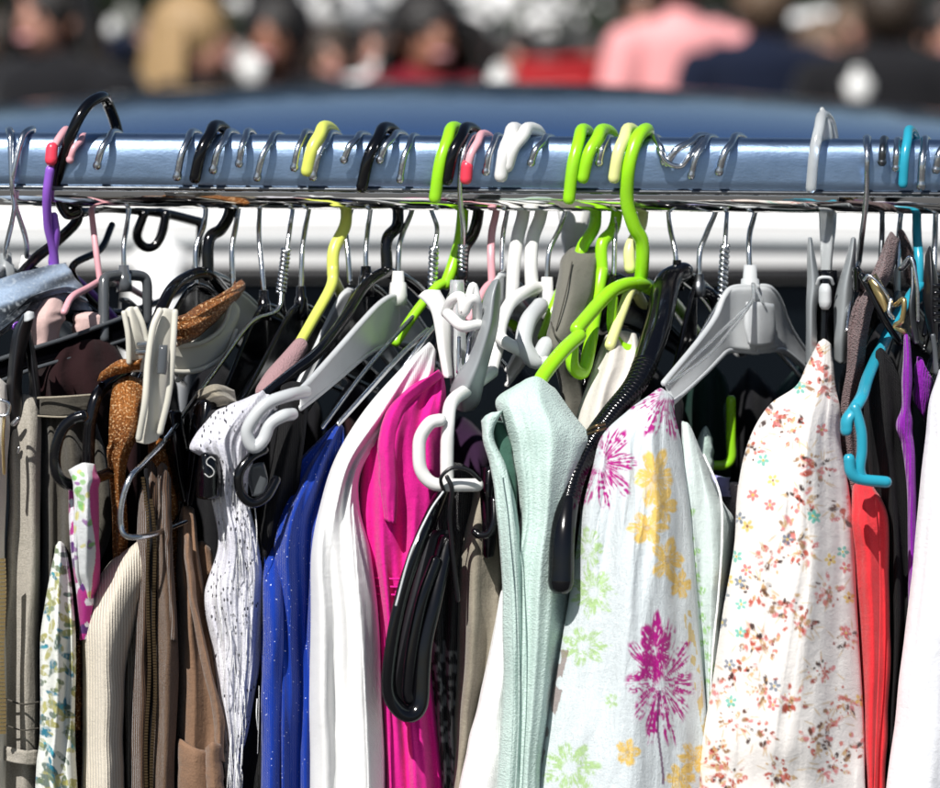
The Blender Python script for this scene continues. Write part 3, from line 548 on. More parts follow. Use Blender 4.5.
# cream hanger arm and white clip
h = find('directly right of the first thick black hook')
plate_part(h, 'arm', 'cream', [[(230, 296, .02), (240, 310, .02), (236, 330, .02)], [(222, 326, .03), (226, 336, .03), (226, 352, .03)], [(205, 341, .045), (206, 350, .046), (207, 366, .045)], [(186, 345, .06), (186, 355, .06), (188, 371, .06)], [(168, 344, .07), (168, 352, .07), (168, 370, .07)]], nu=14, nv=40, T=.006)
tube_part(h, 'arm_rim', 'cream', [(232, 296, .024), (223, 326, .034), (205, 341, .049), (186, 345, .064), (168, 344, .074)], 2.6, n=40); tube_part(h, 'arm_rim', 'cream', [(236, 331, .024), (227, 353, .034), (207, 367, .049), (188, 372, .064), (168, 371, .074)], 2.6, n=40)
plate_part(h, 'clip_lever', 'cream', [[(122, 313, .112), (129, 307, .115), (137, 307, .11)], [(125, 328, .112), (132, 326, .116), (144, 336, .112)], [(127, 350, .11), (133, 350, .114), (148, 345, .11)], [(126, 372, .108), (134, 372, .11), (144, 372, .108)]], nu=14, nv=30, T=.006, rnd=.002)
b = MB(); b.tube([(136, 309, .120), (142, 322, .120), (147, 340, .118)], 2.6, n=20); b.tube([(124, 313, .118), (128, 335, .118), (129, 362, .116)], 2.6, n=20)
b.build('clip_rim', M['cream'], h)
plate_part(h, 'clip_lever', 'cream', [[(158, 312, .125), (164, 308, .128), (177, 311, .124)], [(151, 328, .127), (160, 326, .130), (175, 330, .126)], [(146, 362, .128), (154, 362, .132), (172, 364, .126)], [(143, 400, .13), (150, 400, .134), (168, 400, .126)], [(138, 430, .128), (148, 432, .132), (164, 425, .126)], [(136, 442, .127), (147, 444, .130), (158, 440, .126)]], nu=16, nv=50, T=.008, rnd=.003)
b = MB(); b.tube([(160, 311, .133), (153, 328, .135), (148, 362, .137), (145, 402, .139), (139, 438, .135)], 3.2, n=40); b.tube([(175, 312, .130), (173, 345, .132), (169, 392, .132), (160, 432, .130)], 3.0, n=40); b.build('clip_rim', M['cream'], h)
b = MB(); b.tube([(140, 345, .118), (152, 344, .124)], 3.5); b.tube([(138, 352, .117), (152, 352, .124)], 3.0); b.build('clip_spring', M['wire'], h)
plate_part(h, 'clip_gap', 'smoke', [[(159, 345, .1365), (165, 345, .1365), (168, 345, .136)], [(157, 366, .138), (163, 366, .138), (167, 368, .137)], [(157, 374, .1385), (162, 374, .1385), (166, 375, .1375)]], nu=8, nv=12, T=.001)
# black clip cluster behind the lace and the size marked end
h = find('black neck, above the white lace')
plate_part(h, 'clip_lever', 'black', [[(162, 420, .10), (170, 410, .104), (182, 411, .10)], [(164, 440, .102), (174, 436, .108), (186, 440, .102)], [(170, 470, .10), (178, 470, .106), (192, 472, .10)], [(178, 500, .10), (184, 502, .104), (194, 500, .10)]], nv=30, T=.010, rnd=.004)
plate_part(h, 'clip_lever', 'black', [[(194, 405, .108), (206, 398, .112), (222, 402, .108)], [(190, 424, .108), (204, 422, .116), (218, 424, .108)], [(188, 450, .106), (196, 450, .112), (204, 446, .106)], [(182, 505, .10), (187, 506, .104), (192, 505, .10)]], nv=30, T=.010, rnd=.004)
tube_part(h, 'strap_notch', 'black', [(184, 500, .10), (180, 514, .10), (172, 526, .10)], 1.6, n=16)
b = MB(); b.patch([[(199, 456, .138), (205, 452, .141), (219, 455, .138)], [(196, 475, .138), (207, 475, .144), (222, 475, .138)], [(196, 496, .138), (208, 498, .143), (221, 497, .138)]], nu=16, nv=24, T=.02, rnd=.005, wr=0, wob=0); me_ = b.build('size_marker', M['black'], h)
b = MB(); b.tube([(215, 460, .1445), (211, 457, .1447), (207, 460, .1445), (207, 464, .1445), (211, 467, .1447), (214, 471, .1445), (213, 475, .1445), (209, 477, .1447), (205, 474, .1443)], .75, n=50, seg=8, sq=.5); b.build('size_letter', M['white'], me_)
h = find('left of the light grey curled hanger')
tube_part(h, 'skirt_hook', 'black', [(264, 450, .13), (250, 458, .135), (239, 474, .138), (241, 493, .138), (252, 503, .137), (266, 497, .135), (276, 480, .13)], 4.6, n=60)
plate_part(h, 'inner_web', 'smoke', [[(250, 466, .130), (256, 463, .130), (264, 462, .13)], [(248, 480, .130), (257, 480, .130), (268, 480, .13)], [(252, 496, .130), (258, 496, .130), (264, 492, .13)]], nu=8, nv=12, T=.002)
# brass and chrome clip, right end
h = find('dark wire-hooked hanger left of the silver')
plate_part(h, 'clip_lever', 'gold', [[(868, 281, .075), (872, 276, .075), (876, 273, .074)], [(876, 298, .078), (882, 294, .079), (886, 291, .076)], [(884, 313, .08), (888, 310, .08), (892, 306, .078)]], nu=8, nv=20, T=.003)
tube_part(h, 'clip_bar', 'black', [(862, 276, .07), (875, 300, .074), (886, 322, .076), (899, 342, .075)], 3.4, n=30); tube_part(h, 'clip_rim', 'wire', [(864, 280, .078), (870, 276, .08), (884, 290, .082), (893, 306, .08)], 1.6)
plate_part(h, 'clip_knob', 'black', [[(852, 268, .06), (858, 266, .064), (864, 272, .06)], [(852, 290, .06), (858, 292, .064), (866, 290, .06)]], nu=10, nv=10, T=.006, rnd=.002)
h = find('touching the left side of the aqua hook')
tube_part(h, 'clip_lever', 'steel_dark', [(902, 268, .08), (912, 260, .084), (914, 285, .088), (912, 310, .09), (916, 340, .088)], 4, n=40, sq=.6); tube_part(h, 'clip_rim', 'wire', [(901, 267, .086), (911, 258, .09), (917, 284, .093), (918, 320, .093)], 1.8)
b = MB(); b.tube([(896, 305, .085), (904, 300, .09), (902, 320, .09), (895, 326, .088), (904, 332, .088)], 2.6, n=30); b.build('clip_spring', M['gold'], h); tube_part(h, 'spring_wire', 'wire', [(891, 300, .086), (889, 312, .088), (893, 318, .088)], 2.2)
h = find('just right of the aqua hook')
plate_part(h, 'textured_pad', 'black_matt', [[(925, 256, .08), (930, 246, .084), (934, 262, .08)], [(924, 280, .084), (932, 280, .09), (938, 280, .084)], [(924, 310, .084), (932, 310, .09), (938, 312, .084)], [(930, 340, .08), (934, 344, .084), (938, 342, .08)]], nv=24, T=.006, rnd=.003)
b = MB()
for i in range(6): b.tube([(935, 286+i*7, .094), (950, 286+i*7, .094)], 2.2, n=8)
b.build('grip_ribs', M['black'], h)
tube_part(h, 'arm', 'smoke', [(933, 336, .09), (935, 352, .09), (936, 372, .09)], 2.5)

# ------------------------------------------------------------------ prints (colour of the cloth itself)
def ell(X, Y, cx, cy, rx, ry_, a, soft=.18):
    c, s_ = math.cos(a), math.sin(a); dx, dy = X-cx, Y-cy
    q = np.hypot((dx*c+dy*s_)/rx, (-dx*s_+dy*c)/ry_)+.35*(vnoise(X*.35, Y*.35, 3)-.5)
    return np.clip((1-q)/soft, 0, 1)
def mixc(C, m, col): 
    m = np.clip(m, 0, 1)[:, None]; return C*(1-m)+np.array(col)*m
def streaks(X, Y, cx, cy, n, seed, dens=.45):
    th = np.arctan2(Y-cy, X-cx); r = np.hypot(X-cx, Y-cy)
    return np.clip((.6*vnoise(th*n/6.28*11, r*.06, seed)+.4*vnoise(X*.35, Y*.35, seed+9)-dens)*7, 0, 1)
def petals(C, X, Y, cx, cy, rx, ry_, n, col, seed, dens=.42, inner=.18, phase=0, fill=0):
    th = np.arctan2((Y-cy)/ry_, (X-cx)/rx); r = np.hypot((X-cx)/rx, (Y-cy)/ry_)
    lobe = .50+.50*np.abs(np.cos(n*.5*th+phase))**.6; lobe = lobe*(.86+.28*vnoise(th*n, r*0+1.3, seed))
    m = np.clip((lobe-r)*8, 0, 1)*np.clip((r-inner)*8, 0, 1)
    st = streaks(X, Y, cx, cy, n*2.2, seed, dens); st = np.maximum(st, fill)
    return mixc(C, m*st, col)
MAG = (.42, .01, .22); YEL = (.80, .55, .15); GRN = (.42, .60, .28)
def paint_dress(X, Y):
    C = np.tile(np.array([.67, .73, .75]), (len(X), 1)); C = C*(1+.10*(vnoise(X*.9+Y*.3, Y*.05, 9)-.5))[:, None]
    C = petals(C, X, Y, 600, 462, 36, 50, 9, MAG, 11, .44, inner=.10); C = petals(C, X, Y, 668, 392, 44, 52, 9, MAG, 12, .46, inner=.06)
    for (x, y, a, b, n) in ((655, 478, 20, 34, 6), (648, 528, 22, 18, 6), (668, 560, 17, 24, 5), (680, 584, 12, 16, 5), (627, 752, 13, 16, 5), (693, 758, 17, 17, 6), (680, 778, 16, 16, 6), (664, 506, 14, 20, 5)):
        C = petals(C, X, Y, x, y, a, b, n, YEL, int(x), .30, inner=.05, fill=.45)
        C = mixc(C, ell(X, Y, x, y, a*.2, b*.2, 0)*.6, (.55, .33, .05))
    for (x, y, a, b) in ((588, 548, 16, 24), (594, 592, 24, 26), (584, 646, 26, 20), (570, 768, 30, 28), (612, 700, 8, 8)):
        C = petals(C, X, Y, x, y, a, b, 7, GRN, int(y), .38)
    C = petals(C, X, Y, 660, 682, 36, 66, 10, MAG, 21, .42, inner=.06, fill=.0); C = petals(C, X, Y, 654, 650, 17, 40, 5, MAG, 22, .3, inner=.1)
    C = mixc(C, ((np.abs(X-(660+3*np.sin(Y*.05))) < 1.2) & (Y > 690) & (Y < 785))*.8, (.12, .02, .10))
    C = mixc(C, ((np.abs(X-(688+.16*(Y-620))) < 4) & (Y > 610) & (vnoise(X*.4, Y*.12, 4) > .5))*.8, (.62, .45, .12))
    C = mixc(C, ((X < 572-(Y-640)*.27+(Y>690)*4) & (Y > 650) & (vnoise(X*.16, Y*.08, 8) > .45))*.75, (.22, .13, .11))
    return C
def paint_panel(X, Y):
    C = np.tile(np.array([.56, .64, .62]), (len(X), 1)); c = 690+(Y-480)*.10
    for k in range(16): C = mixc(C, ell(X, Y, 686+k*1.8+3*math.sin(k*2.1), 500+k*13, 4, 6, k, .3)*(vnoise(X*.8, Y*.8, 5) > .4), (.30, .50, .22))
    return C
rc = random.Random(3)
clus = [(787, 606), (800, 623), (773, 560), (792, 534), (800, 551), (830, 591), (739, 671), (769, 644), (823, 671), (762, 735), (830, 724), (815, 739), (716, 754), (728, 774), (781, 772), (834, 766), (791, 429), (813, 460), (773, 414), (813, 362), (825, 388), (819, 472), (748, 446), (800, 500), (845, 510), (760, 590), (750, 640), (850, 640), (790, 700), (712, 690), (846, 700), (735, 720), (858, 745), (700, 790), (765, 690)]
smal = [(741, 604, 't'), (740, 632, 't'), (731, 701, 't'), (815, 518, 't'), (763, 460, 't'), (813, 516, 't'), (737, 556, 't'), (842, 552, 't'), (748, 526, 'y'), (830, 560, 'y'), (849, 598, 'y'), (773, 480, 'y'), (728, 580, 'y'), (861, 700, 'y'), (774, 686, 'b'), (740, 581, 'b'), (788, 539, 'b'), (740, 518, 'b'), (722, 622, 'b'), (729, 664, 'b'), (724, 594, 'b'), (747, 570, 'r'), (773, 705, 'r'), (846, 633, 'r'), (753, 495, 'r'), (845, 568, 'r'), (800, 388, 't'), (822, 430, 'r'), (770, 505, 'r')]
COLS = {'t': (.10, .45, .36), 'y': (.72, .50, .08), 'b': (.12, .16, .22), 'r': (.60, .12, .12)}
def paint_cream(X, Y):
    C = np.tile(np.array([.80, .765, .73]), (len(X), 1)); C = C*(1-.05*(vnoise(X*.02, Y*.02, 30)))[:, None]
    pal = [(.30, .05, .03), (.45, .08, .05), (.58, .18, .15), (.04, .015, .012), (.10, .035, .02), (.50, .30, .13), (.55, .36, .18), (.28, .15, .07), (.62, .22, .22)]
    for (cx, cy) in clus:
        for k in range(rc.randint(22, 30)):
            r = rc.random()**.7*15; a = rc.random()*6.28; x, y = cx+r*math.cos(a)*1.15, cy+r*math.sin(a)
            col = pal[rc.choice([0, 1, 1, 2, 2, 3, 4, 5, 6, 6, 7, 8, 8])]; s = rc.uniform(.9, 3.5) if col != pal[5] else rc.uniform(1.0, 1.8)
            C = mixc(C, ell(X, Y, x, y, s*rc.uniform(1.1, 2.3), s, a+rc.uniform(-.7, .7), .5)*(.35+.6*(vnoise(X*.5, Y*.5, k) > .35)), col)
        for k in range(5):
            a = rc.random()*6.28; x, y = cx+20*math.cos(a), cy+16*math.sin(a); C = mixc(C, ell(X, Y, x, y, 7, 1.2, a+rc.uniform(-.5, .5), .5)*.75, (.60, .46, .30))
    for (x, y, c) in smal:
        for k in range(5):
            a = k*1.257+x; C = mixc(C, ell(X, Y, x+3.8*math.cos(a), y+3.8*math.sin(a), 2.9, 2.0, a, .3)*.85, COLS[c])
        C = mixc(C, ell(X, Y, x, y, 1.6, 1.6, 0, .4), (.6, .45, .1) if c != 'y' else (.25, .08, .03))
    return C
def paint_olive(X, Y):
    C = np.tile(np.array([.74, .76, .70]), (len(X), 1)); q = random.Random(8)
    for k in range(210):
        x, y = q.uniform(36, 82), q.uniform(545, 1000) if k > 140 else q.uniform(545, 790); a = q.uniform(-1.2, 1.2); col = q.choice([(.36, .34, .10), (.42, .40, .14), (.14, .19, .10), (.02, .17, .25), (.03, .28, .36), (.10, .15, .12), (.30, .32, .12)])
        s = q.uniform(2.2, 5.5); C = mixc(C, ell(X, Y, x, y, s*q.uniform(1.1, 2.2), s*.7, a+.8, .25)*(.55+.4*(vnoise(X*.6, Y*.3, k) > .4)), col)
    return C
def paint_scarf(X, Y):
    C = np.tile(np.array([.72, .74, .74]), (len(X), 1)); q = random.Random(4)
    for k in range(26):
        x, y = q.uniform(72, 92), q.uniform(470, 600); C = mixc(C, ell(X, Y, x, y, q.uniform(3, 6), q.uniform(2, 4), q.uniform(0, 3), .3)*.85, q.choice([(.2, .5, .12), (.3, .55, .2), (.65, .6, .2), (.25, .08, .3), (.5, .05, .25)]))
    C = mixc(C, (X > 93+3*np.sin(Y*.06))*.95, (.65, .02, .25)); return C
def paint_scarf2(X, Y):
    C = np.tile(np.array([.40, .03, .22]), (len(X), 1)); C = mixc(C, (vnoise(X*.16, Y*.09, 2) > .55)*1., (.10, .03, .16)); C = mixc(C, (vnoise(X*.2+9, Y*.13, 5) > .66)*1., (.70, .66, .72)); return C
def paint_denim(X, Y):
    a = vnoise((X*.94-Y*-.34)*.03, (Y*.94+X*.34)*.11, 4); C = np.array([.17, .22, .29])*(.08+2.3*a**2)[:, None]
    return mixc(C, np.clip(vnoise(X*.5, Y*.5, 2)*1.3-.8, 0, 1)*.7, (.62, .68, .72))
def paint_lace_black(X, Y):
    C = np.tile(np.array([.012, .012, .013]), (len(X), 1)); m = (vnoise(X*.35, Y*.20, 2) > .55) & (Y > 640); return mixc(C, m*.9, (.35, .37, .37))

# ------------------------------------------------------------------ garments
def garment(name, label, cat, mat, ctrl, group='second-hand clothes hung close together on the rail', nu=44, nv=110, **k):
    c = np.array(ctrl, float); x, y = c[0, :, 0].mean(), c[0, :, 1].mean(); d = c[0, :, 2].mean()
    root = thing(name, label, cat, P(x, y, d), group)
    pname = k.pop('part', 'body'); b = MB(); b.patch(ctrl, nu=nu, nv=nv, **k); b.build(pname, mat, root); return root
def piece(root, name, mat, ctrl, nu=24, nv=70, **k):
    b = MB(); b.patch(ctrl, nu=nu, nv=nv, **k); return b.build(name, mat, root)
def seam(root, pts, mat, r=.8, name='seam', n=60):
    b = MB(); b.tube(pts, r, n=n, seg=6); return b.build(name, mat, root)
F = {}
F['blue'] = cloth('blue_knit', (.006, .042, .34), 'knit', fleck_or_glint=((.75, .8, .95), 850, .73), bump=.5, c2=(.004, .02, .24))
F['white'] = cloth('white_knit', (.80, .80, .79), 'knit', bump=.3, c2=(.64, .64, .64), var=.2)
F['white2'] = cloth('white_cotton', (.80, .81, .84), 'woven', bump=.2, c2=(.66, .67, .72), var=.15)
F['pink'] = cloth('hot_pink_cotton', (.76, .020, .30), 'woven', bump=.4, c2=(.48, .005, .17), var=.5)
F['mint'] = cloth('mint_terry', (.56, .69, .64), 'terry', bump=.4, c2=(.32, .46, .42), var=.5)
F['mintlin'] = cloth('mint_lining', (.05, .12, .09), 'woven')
F['khaki'] = cloth('khaki_cotton', (.30, .27, .21), 'crinkle', bump=.25, c2=(.16, .14, .11), var=.5)
F['khaki2'] = cloth('washed_khaki', (.40, .37, .32), 'crinkle', c2=(.16, .15, .12), var=.6)
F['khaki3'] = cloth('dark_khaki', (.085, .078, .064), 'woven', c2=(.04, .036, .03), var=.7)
F['brown'] = cloth('brown_knit', (.095, .055, .035), 'rib', scale=2.2, bump=.6, c2=(.07, .04, .025), var=.5)
F['brownplain'] = cloth('brown_cotton', (.15, .095, .062), 'crinkle', bump=.5, c2=(.07, .042, .027), var=.6)
F['tan'] = cloth('tan_cotton', (.25, .15, .095), 'crinkle', bump=.35, c2=(.17, .10, .06), var=.6)
F['ribcream'] = cloth('cream_rib', (.66, .60, .50), 'rib', scale=1.5, bump=.5, var=.12)
F['lace'] = cloth('white_open_knit', (.82, .82, .86), 'crinkle', bump=.40, scale=1.4, c2=(.46, .46, .56), var=.7, holes=(800, .30))
F['orange'] = cloth('copper_velvet', (.52, .20, .055), 'crinkle', scale=.8, bump=1.0, c2=(.09, .022, .005), var=1.0, sheen=.0, rough=.3, fleck_or_glint=((.80, .50, .26), 900, .60))  # pale flecks paint the crushed velvet's bright glints into its colour
F['black'] = cloth('black_cloth', (.010, .010, .012), 'woven', sheen=.05)
F['blackknit'] = cloth('black_knit', (.008, .008, .009), 'knit', bump=.6, sheen=.03, c2=(.02, .02, .021))
F['blacklace'] = cloth('black_lace', (.01, .01, .01), 'knit', attr=True, bump=1.0)
F['dress'] = cloth('printed_crinkle', (1, 1, 1), 'crinkle', attr=True, bump=.45, var=.15)
F['panel'] = cloth('grey_green_voile', (1, 1, 1), 'crinkle', attr=True, bump=.3, var=.2)
F['cream'] = cloth('printed_chiffon', (1, 1, 1), 'woven', attr=True, bump=.2, var=.10, scale=.8)
F['printw'] = cloth('printed_cotton', (1, 1, 1), 'woven', attr=True, bump=.3, var=.2)
F['denim'] = cloth('bleached_denim', (1, 1, 1), 'woven', attr=True, bump=.6, scale=.7, var=.5)
F['rose'] = cloth('pale_pink_cotton', (.66, .47, .44), 'woven', var=.2)
F['red'] = cloth('coral_red_cotton', (.70, .035, .045), 'woven', c2=(.42, .012, .02), var=.4)
F['purple'] = cloth('violet_knit', (.25, .02, .36), 'rib', scale=1.6, c2=(.10, .005, .16), var=.5)
F['mauve'] = cloth('mauve_fluffy_knit', (.27, .19, .19), 'terry', bump=1.2, c2=(.10, .06, .06), var=.8)
F['olive'] = cloth('olive_grey_cotton', (.16, .155, .13), 'woven', c2=(.09, .085, .07))
F['ivory'] = cloth('ivory_cotton', (.70, .66, .60), 'woven')
F['maroon'] = cloth('dark_maroon_cloth', (.020, .008, .009), 'woven', sheen=.05)
F['charcoal'] = cloth('charcoal_cloth', (.03, .032, .035), 'knit', sheen=.05)
F['teal'] = cloth('dark_green_cloth', (.012, .035, .028), 'woven', sheen=.05)
F['mintplain'] = cloth('pale_mint_cloth', (.55, .70, .63), 'woven', var=.2)
FL = lambda *a: [(f, am, ph, sk_) for f, am, ph, sk_ in a]
BOT = 1120
# blue
g = garment('knit_top', 'royal blue flecked knit top with a peaked shoulder, left of the white knit', 'knit top', F['blue'],
 [[(336, 424, .075), (340, 423, .078), (345, 428, .072)], [(312, 446, .088), (326, 446, .094), (345, 446, .08)], [(288, 474, .10), (310, 476, .108), (340, 476, .09)], [(268, 515, .108), (296, 516, .118), (326, 516, .10)],
  [(261, 550, .112), (287, 555, .122), (320, 556, .104)], [(261, 620, .112), (286, 622, .120), (316, 624, .106)], [(260, 700, .112), (286, 702, .120), (316, 704, .106)], [(260, 790, .112), (286, 792, .118), (316, 794, .106)], [(256, BOT, .11), (286, BOT, .118), (320, BOT, .10)]],
 T=.05, folds=FL((2.0, .0045, .1, .15), (5, .0016, .4, -.3)), seed=2)
piece(g, 'sleeve', F['blue'], [[(264, 520, .098), (272, 518, .10), (284, 524, .098)], [(263, 600, .126), (272, 600, .131), (284, 604, .124)], [(262, 680, .126), (271, 690, .131), (283, 690, .124)], [(261, 800, .125), (270, 800, .130), (282, 800, .124)], [(258, BOT, .12), (270, BOT, .125), (284, BOT, .118)]], T=.01, rnd=.006, folds=FL((1.2, .001, .3, .2)), seed=12)
# white knit
g = garment('cardigan', 'plain white long knit between the royal blue knit and the hot pink blouse', 'cardigan', F['white'],
 [[(424, 346, .076), (430, 342, .080), (436, 352, .074)], [(396, 374, .088), (412, 372, .096), (430, 384, .084)], [(360, 415, .105), (385, 415, .113), (404, 420, .092)], [(334, 460, .118), (352, 462, .124), (364, 466, .104)], [(320, 505, .126), (340, 508, .132), (360, 508, .112)],
  [(312, 550, .13), (340, 552, .138), (371, 556, .122)], [(311, 610, .13), (343, 612, .14), (379, 618, .128)], [(310, 700, .13), (344, 702, .14), (384, 706, .13)], [(310, 790, .13), (345, 792, .14), (386, 794, .13)], [(304, BOT, .13), (345, BOT, .138), (390, BOT, .13)]],
 T=.05, folds=FL((1.6, .0040, .75, .25), (3.5, .0014, .2, -.2)), seed=4)
seam(g, [(352, 500, .122), (356, 560, .144), (362, 640, .147), (366, 720, .147), (369, 800, .147)], F['white'], 1.0, 'placket_edge')
# pink
g = garment('blouse', 'hot pink cotton blouse with a gathered seam, partly behind the black hanger end', 'blouse', F['pink'],
 [[(434, 374, .090), (438, 370, .093), (443, 376, .088)], [(406, 388, .098), (424, 388, .106), (446, 398, .096)], [(380, 412, .104), (410, 412, .114), (446, 420, .10)], [(364, 440, .108), (402, 440, .118), (447, 450, .10)], [(358, 480, .108), (398, 480, .118), (446, 486, .10)],
  [(358, 540, .108), (398, 540, .114), (440, 540, .10)], [(366, 600, .110), (400, 602, .116), (434, 600, .10)], [(372, 680, .112), (405, 680, .118), (438, 680, .10)], [(380, 790, .112), (412, 790, .118), (448, 790, .10)], [(380, BOT, .112), (420, BOT, .118), (470, BOT, .10)]],
 T=.05, folds=FL((2.4, .0038, .15, .25), (5.5, .0015, .6, -.3)), seed=7)
piece(g, 'collar_fold', F['pink'], [[(436, 372, .104), (440, 370, .106), (444, 376, .10)], [(398, 398, .112), (404, 396, .118), (412, 404, .112)], [(382, 424, .118), (390, 424, .125), (400, 430, .118)], [(378, 470, .120), (388, 472, .127), (398, 474, .12)], [(384, 520, .118), (390, 522, .124), (397, 524, .118)]], nu=20, T=.006, rnd=.005, folds=FL((1, .0012, .2, .1)), seed=9)
0 and piece(g, 'waist_seam', F['pink'], [[(372, 574, .118), (398, 575, .124), (426, 577, .112)], [(372, 588, .119), (398, 589, .126), (426, 590, .113)]], nu=40, nv=14, T=.004, rnd=.002, seed=8, wr=.0006)
for i in range(3): seam(g, [(374+i*.2, 578+i*8, .111), (398, 579+i*8, .1185), (425, 580+i*8, .106)], F['pink'], 1.1, 'stitch_line', 40)
# black lace beside pink
garment('lace_blouse', 'black lace top with a grey trimmed edge, between hot pink blouse and khaki shirt', 'top', F['blacklace'],
 [[(440, 470, .10), (456, 462, .105), (474, 470, .10)], [(424, 540, .10), (446, 540, .104), (470, 540, .10)], [(420, 620, .098), (444, 620, .10), (470, 620, .096)], [(430, 700, .10), (446, 700, .102), (462, 700, .098)], [(438, 790, .10), (450, 790, .102), (466, 790, .098)], [(440, BOT, .10), (460, BOT, .10), (490, BOT, .09)]],
 T=.05, folds=FL((3, .003, .15, .1)), seed=17, paint=paint_lace_black, nu=50, nv=150)
garment('shirt', 'khaki beige cotton shirt hanging behind the slim black hanger end, left of the mint top', 'shirt', F['khaki'],
 [[(474, 486, .088), (486, 478, .092), (506, 484, .088)], [(462, 530, .10), (480, 530, .106), (504, 530, .098)], [(458, 590, .104), (478, 590, .110), (504, 590, .10)], [(456, 660, .104), (474, 662, .11), (498, 660, .10)], [(452, 730, .104), (468, 730, .108), (486, 730, .10)], [(446, 792, .104), (462, 792, .108), (482, 792, .10)], [(430, BOT, .10), (460, BOT, .106), (500, BOT, .10)]],
 T=.05, folds=FL((1.6, .0028, .55, .1)), seed=19)
garment('skirt', 'plain white skirt edge fanning out as a narrow triangle left of the mint top', 'skirt', F['white'],
 [[(500, 592, .108), (504, 588, .11), (512, 592, .108)], [(490, 650, .118), (502, 650, .122), (514, 650, .112)], [(475, 715, .122), (494, 715, .126), (512, 715, .114)], [(457, 792, .124), (484, 792, .128), (512, 792, .116)], [(400, BOT, .12), (470, BOT, .126), (530, BOT, .114)]],
 T=.03, folds=FL((1.2, .002, .3, .1)), seed=21)
# mint
g = garment('towelling_top', 'pale mint towelling top with an open armhole, hung from the notched lime arm', 'top', F['mint'],
 [[(516, 384, .098), (536, 376, .108), (556, 388, .098)], [(496, 400, .11), (532, 396, .126), (574, 414, .105)], [(503, 424, .118), (540, 424, .136), (592, 438, .11)], [(512, 450, .122), (545, 455, .14), (590, 455, .112)], [(516, 480, .126), (545, 482, .142), (584, 482, .114)], [(519, 520, .128), (544, 522, .142), (574, 522, .118)],
  [(512, 570, .13), (538, 572, .144), (572, 572, .122)], [(506, 640, .132), (532, 642, .146), (566, 642, .126)], [(502, 710, .132), (528, 712, .146), (558, 712, .126)], [(497, 792, .132), (524, 792, .146), (552, 792, .126)], [(490, BOT, .13), (524, BOT, .142), (570, BOT, .12)]],
 T=.05, folds=FL((1.7, .0038, .9, .22), (4.5, .0012, .3, .2)), seed=23, nu=56, nv=140)
piece(g, 'armhole_edge', F['mint'], [[(481, 420, .118), (488, 414, .126), (503, 410, .124)], [(483, 436, .124), (488, 434, .130), (494, 434, .126)], [(490, 466, .13), (497, 466, .136), (506, 468, .132)], [(496, 500, .134), (505, 500, .140), (516, 504, .136)], [(500, 550, .136), (509, 550, .144), (520, 552, .138)], [(503, 620, .138), (512, 620, .146), (522, 622, .140)], [(502, 700, .138), (512, 700, .146), (522, 702, .140)], [(497, 795, .138), (508, 795, .146), (520, 795, .140)]], T=.006, rnd=.005, seed=25, nv=110, folds=FL((1.0, .001, .3, .1)))
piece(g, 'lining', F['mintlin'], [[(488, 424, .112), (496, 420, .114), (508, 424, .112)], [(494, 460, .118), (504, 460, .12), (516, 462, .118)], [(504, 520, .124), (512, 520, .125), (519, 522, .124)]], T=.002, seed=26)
for k_ in (0, 6): seam(g, [(500+k_, 470, .1405), (506+k_, 520, .1465), (511+k_, 600, .151), (513+k_, 700, .151), (509+k_, 800, .151)], F['mint'], .7, 'stitch_line')
b = MB(); b.tube([(588, 430, .116), (596, 426, .12), (604, 424, .118)], 1.6, n=14); b.tube([(588, 434, .116), (597, 431, .12), (605, 428, .118)], 1.3, n=14); b.build('hanging_loop', M['bronze'], g)
# flowered dress
g = garment('printed_dress', 'pale blue-white crinkled dress with magenta, yellow and green flowers, hung on the broad grey hanger', 'dress', F['dress'],
 [[(652, 392, .110), (662, 388, .114), (674, 398, .108)], [(628, 410, .122), (652, 410, .132), (676, 416, .114)], [(602, 436, .13), (642, 438, .144), (682, 446, .118)], [(592, 470, .134), (640, 474, .15), (686, 474, .122)], [(580, 520, .136), (636, 524, .154), (692, 520, .126)], [(573, 575, .136), (632, 578, .155), (696, 578, .13)],
  [(562, 640, .136), (630, 642, .156), (700, 640, .132)], [(548, 710, .136), (626, 712, .156), (706, 708, .132)], [(530, 792, .134), (620, 792, .156), (708, 792, .132)], [(470, BOT, .13), (600, BOT, .154), (730, BOT, .13)]],
 T=.05, folds=FL((1.4, .0030, .1, .3), (3.5, .0015, .35, -.3), (7, .0006, .2, .2)), seed=31, nu=210, nv=520, paint=paint_dress, wob=1.0)
g2 = garment('voile_blouse', 'sheer grey-green voile blouse with white piping, tucked behind the flowered dress', 'blouse', F['panel'],
 [[(680, 420, .098), (690, 425, .10), (702, 452, .092)], [(682, 470, .108), (700, 480, .112), (722, 500, .094)], [(684, 520, .112), (706, 524, .116), (735, 525, .096)], [(690, 570, .114), (708, 575, .118), (730, 570, .10)], [(694, 640, .114), (708, 640, .118), (724, 640, .104)], [(700, 700, .114), (708, 700, .118), (717, 700, .106)], [(702, 792, .114), (708, 792, .118), (716, 792, .106)], [(700, BOT, .11), (720, BOT, .116), (750, BOT, .1)]],
 T=.03, folds=FL((1.6, .0028, .1, .1)), seed=33, nu=70, nv=220, paint=paint_panel)
seam(g2, [(704, 455, .104), (720, 494, .110), (722, 540, .113), (718, 600, .115), (712, 660, .117), (708, 740, .118), (706, 800, .118)], F['white'], 1.2, 'piping')
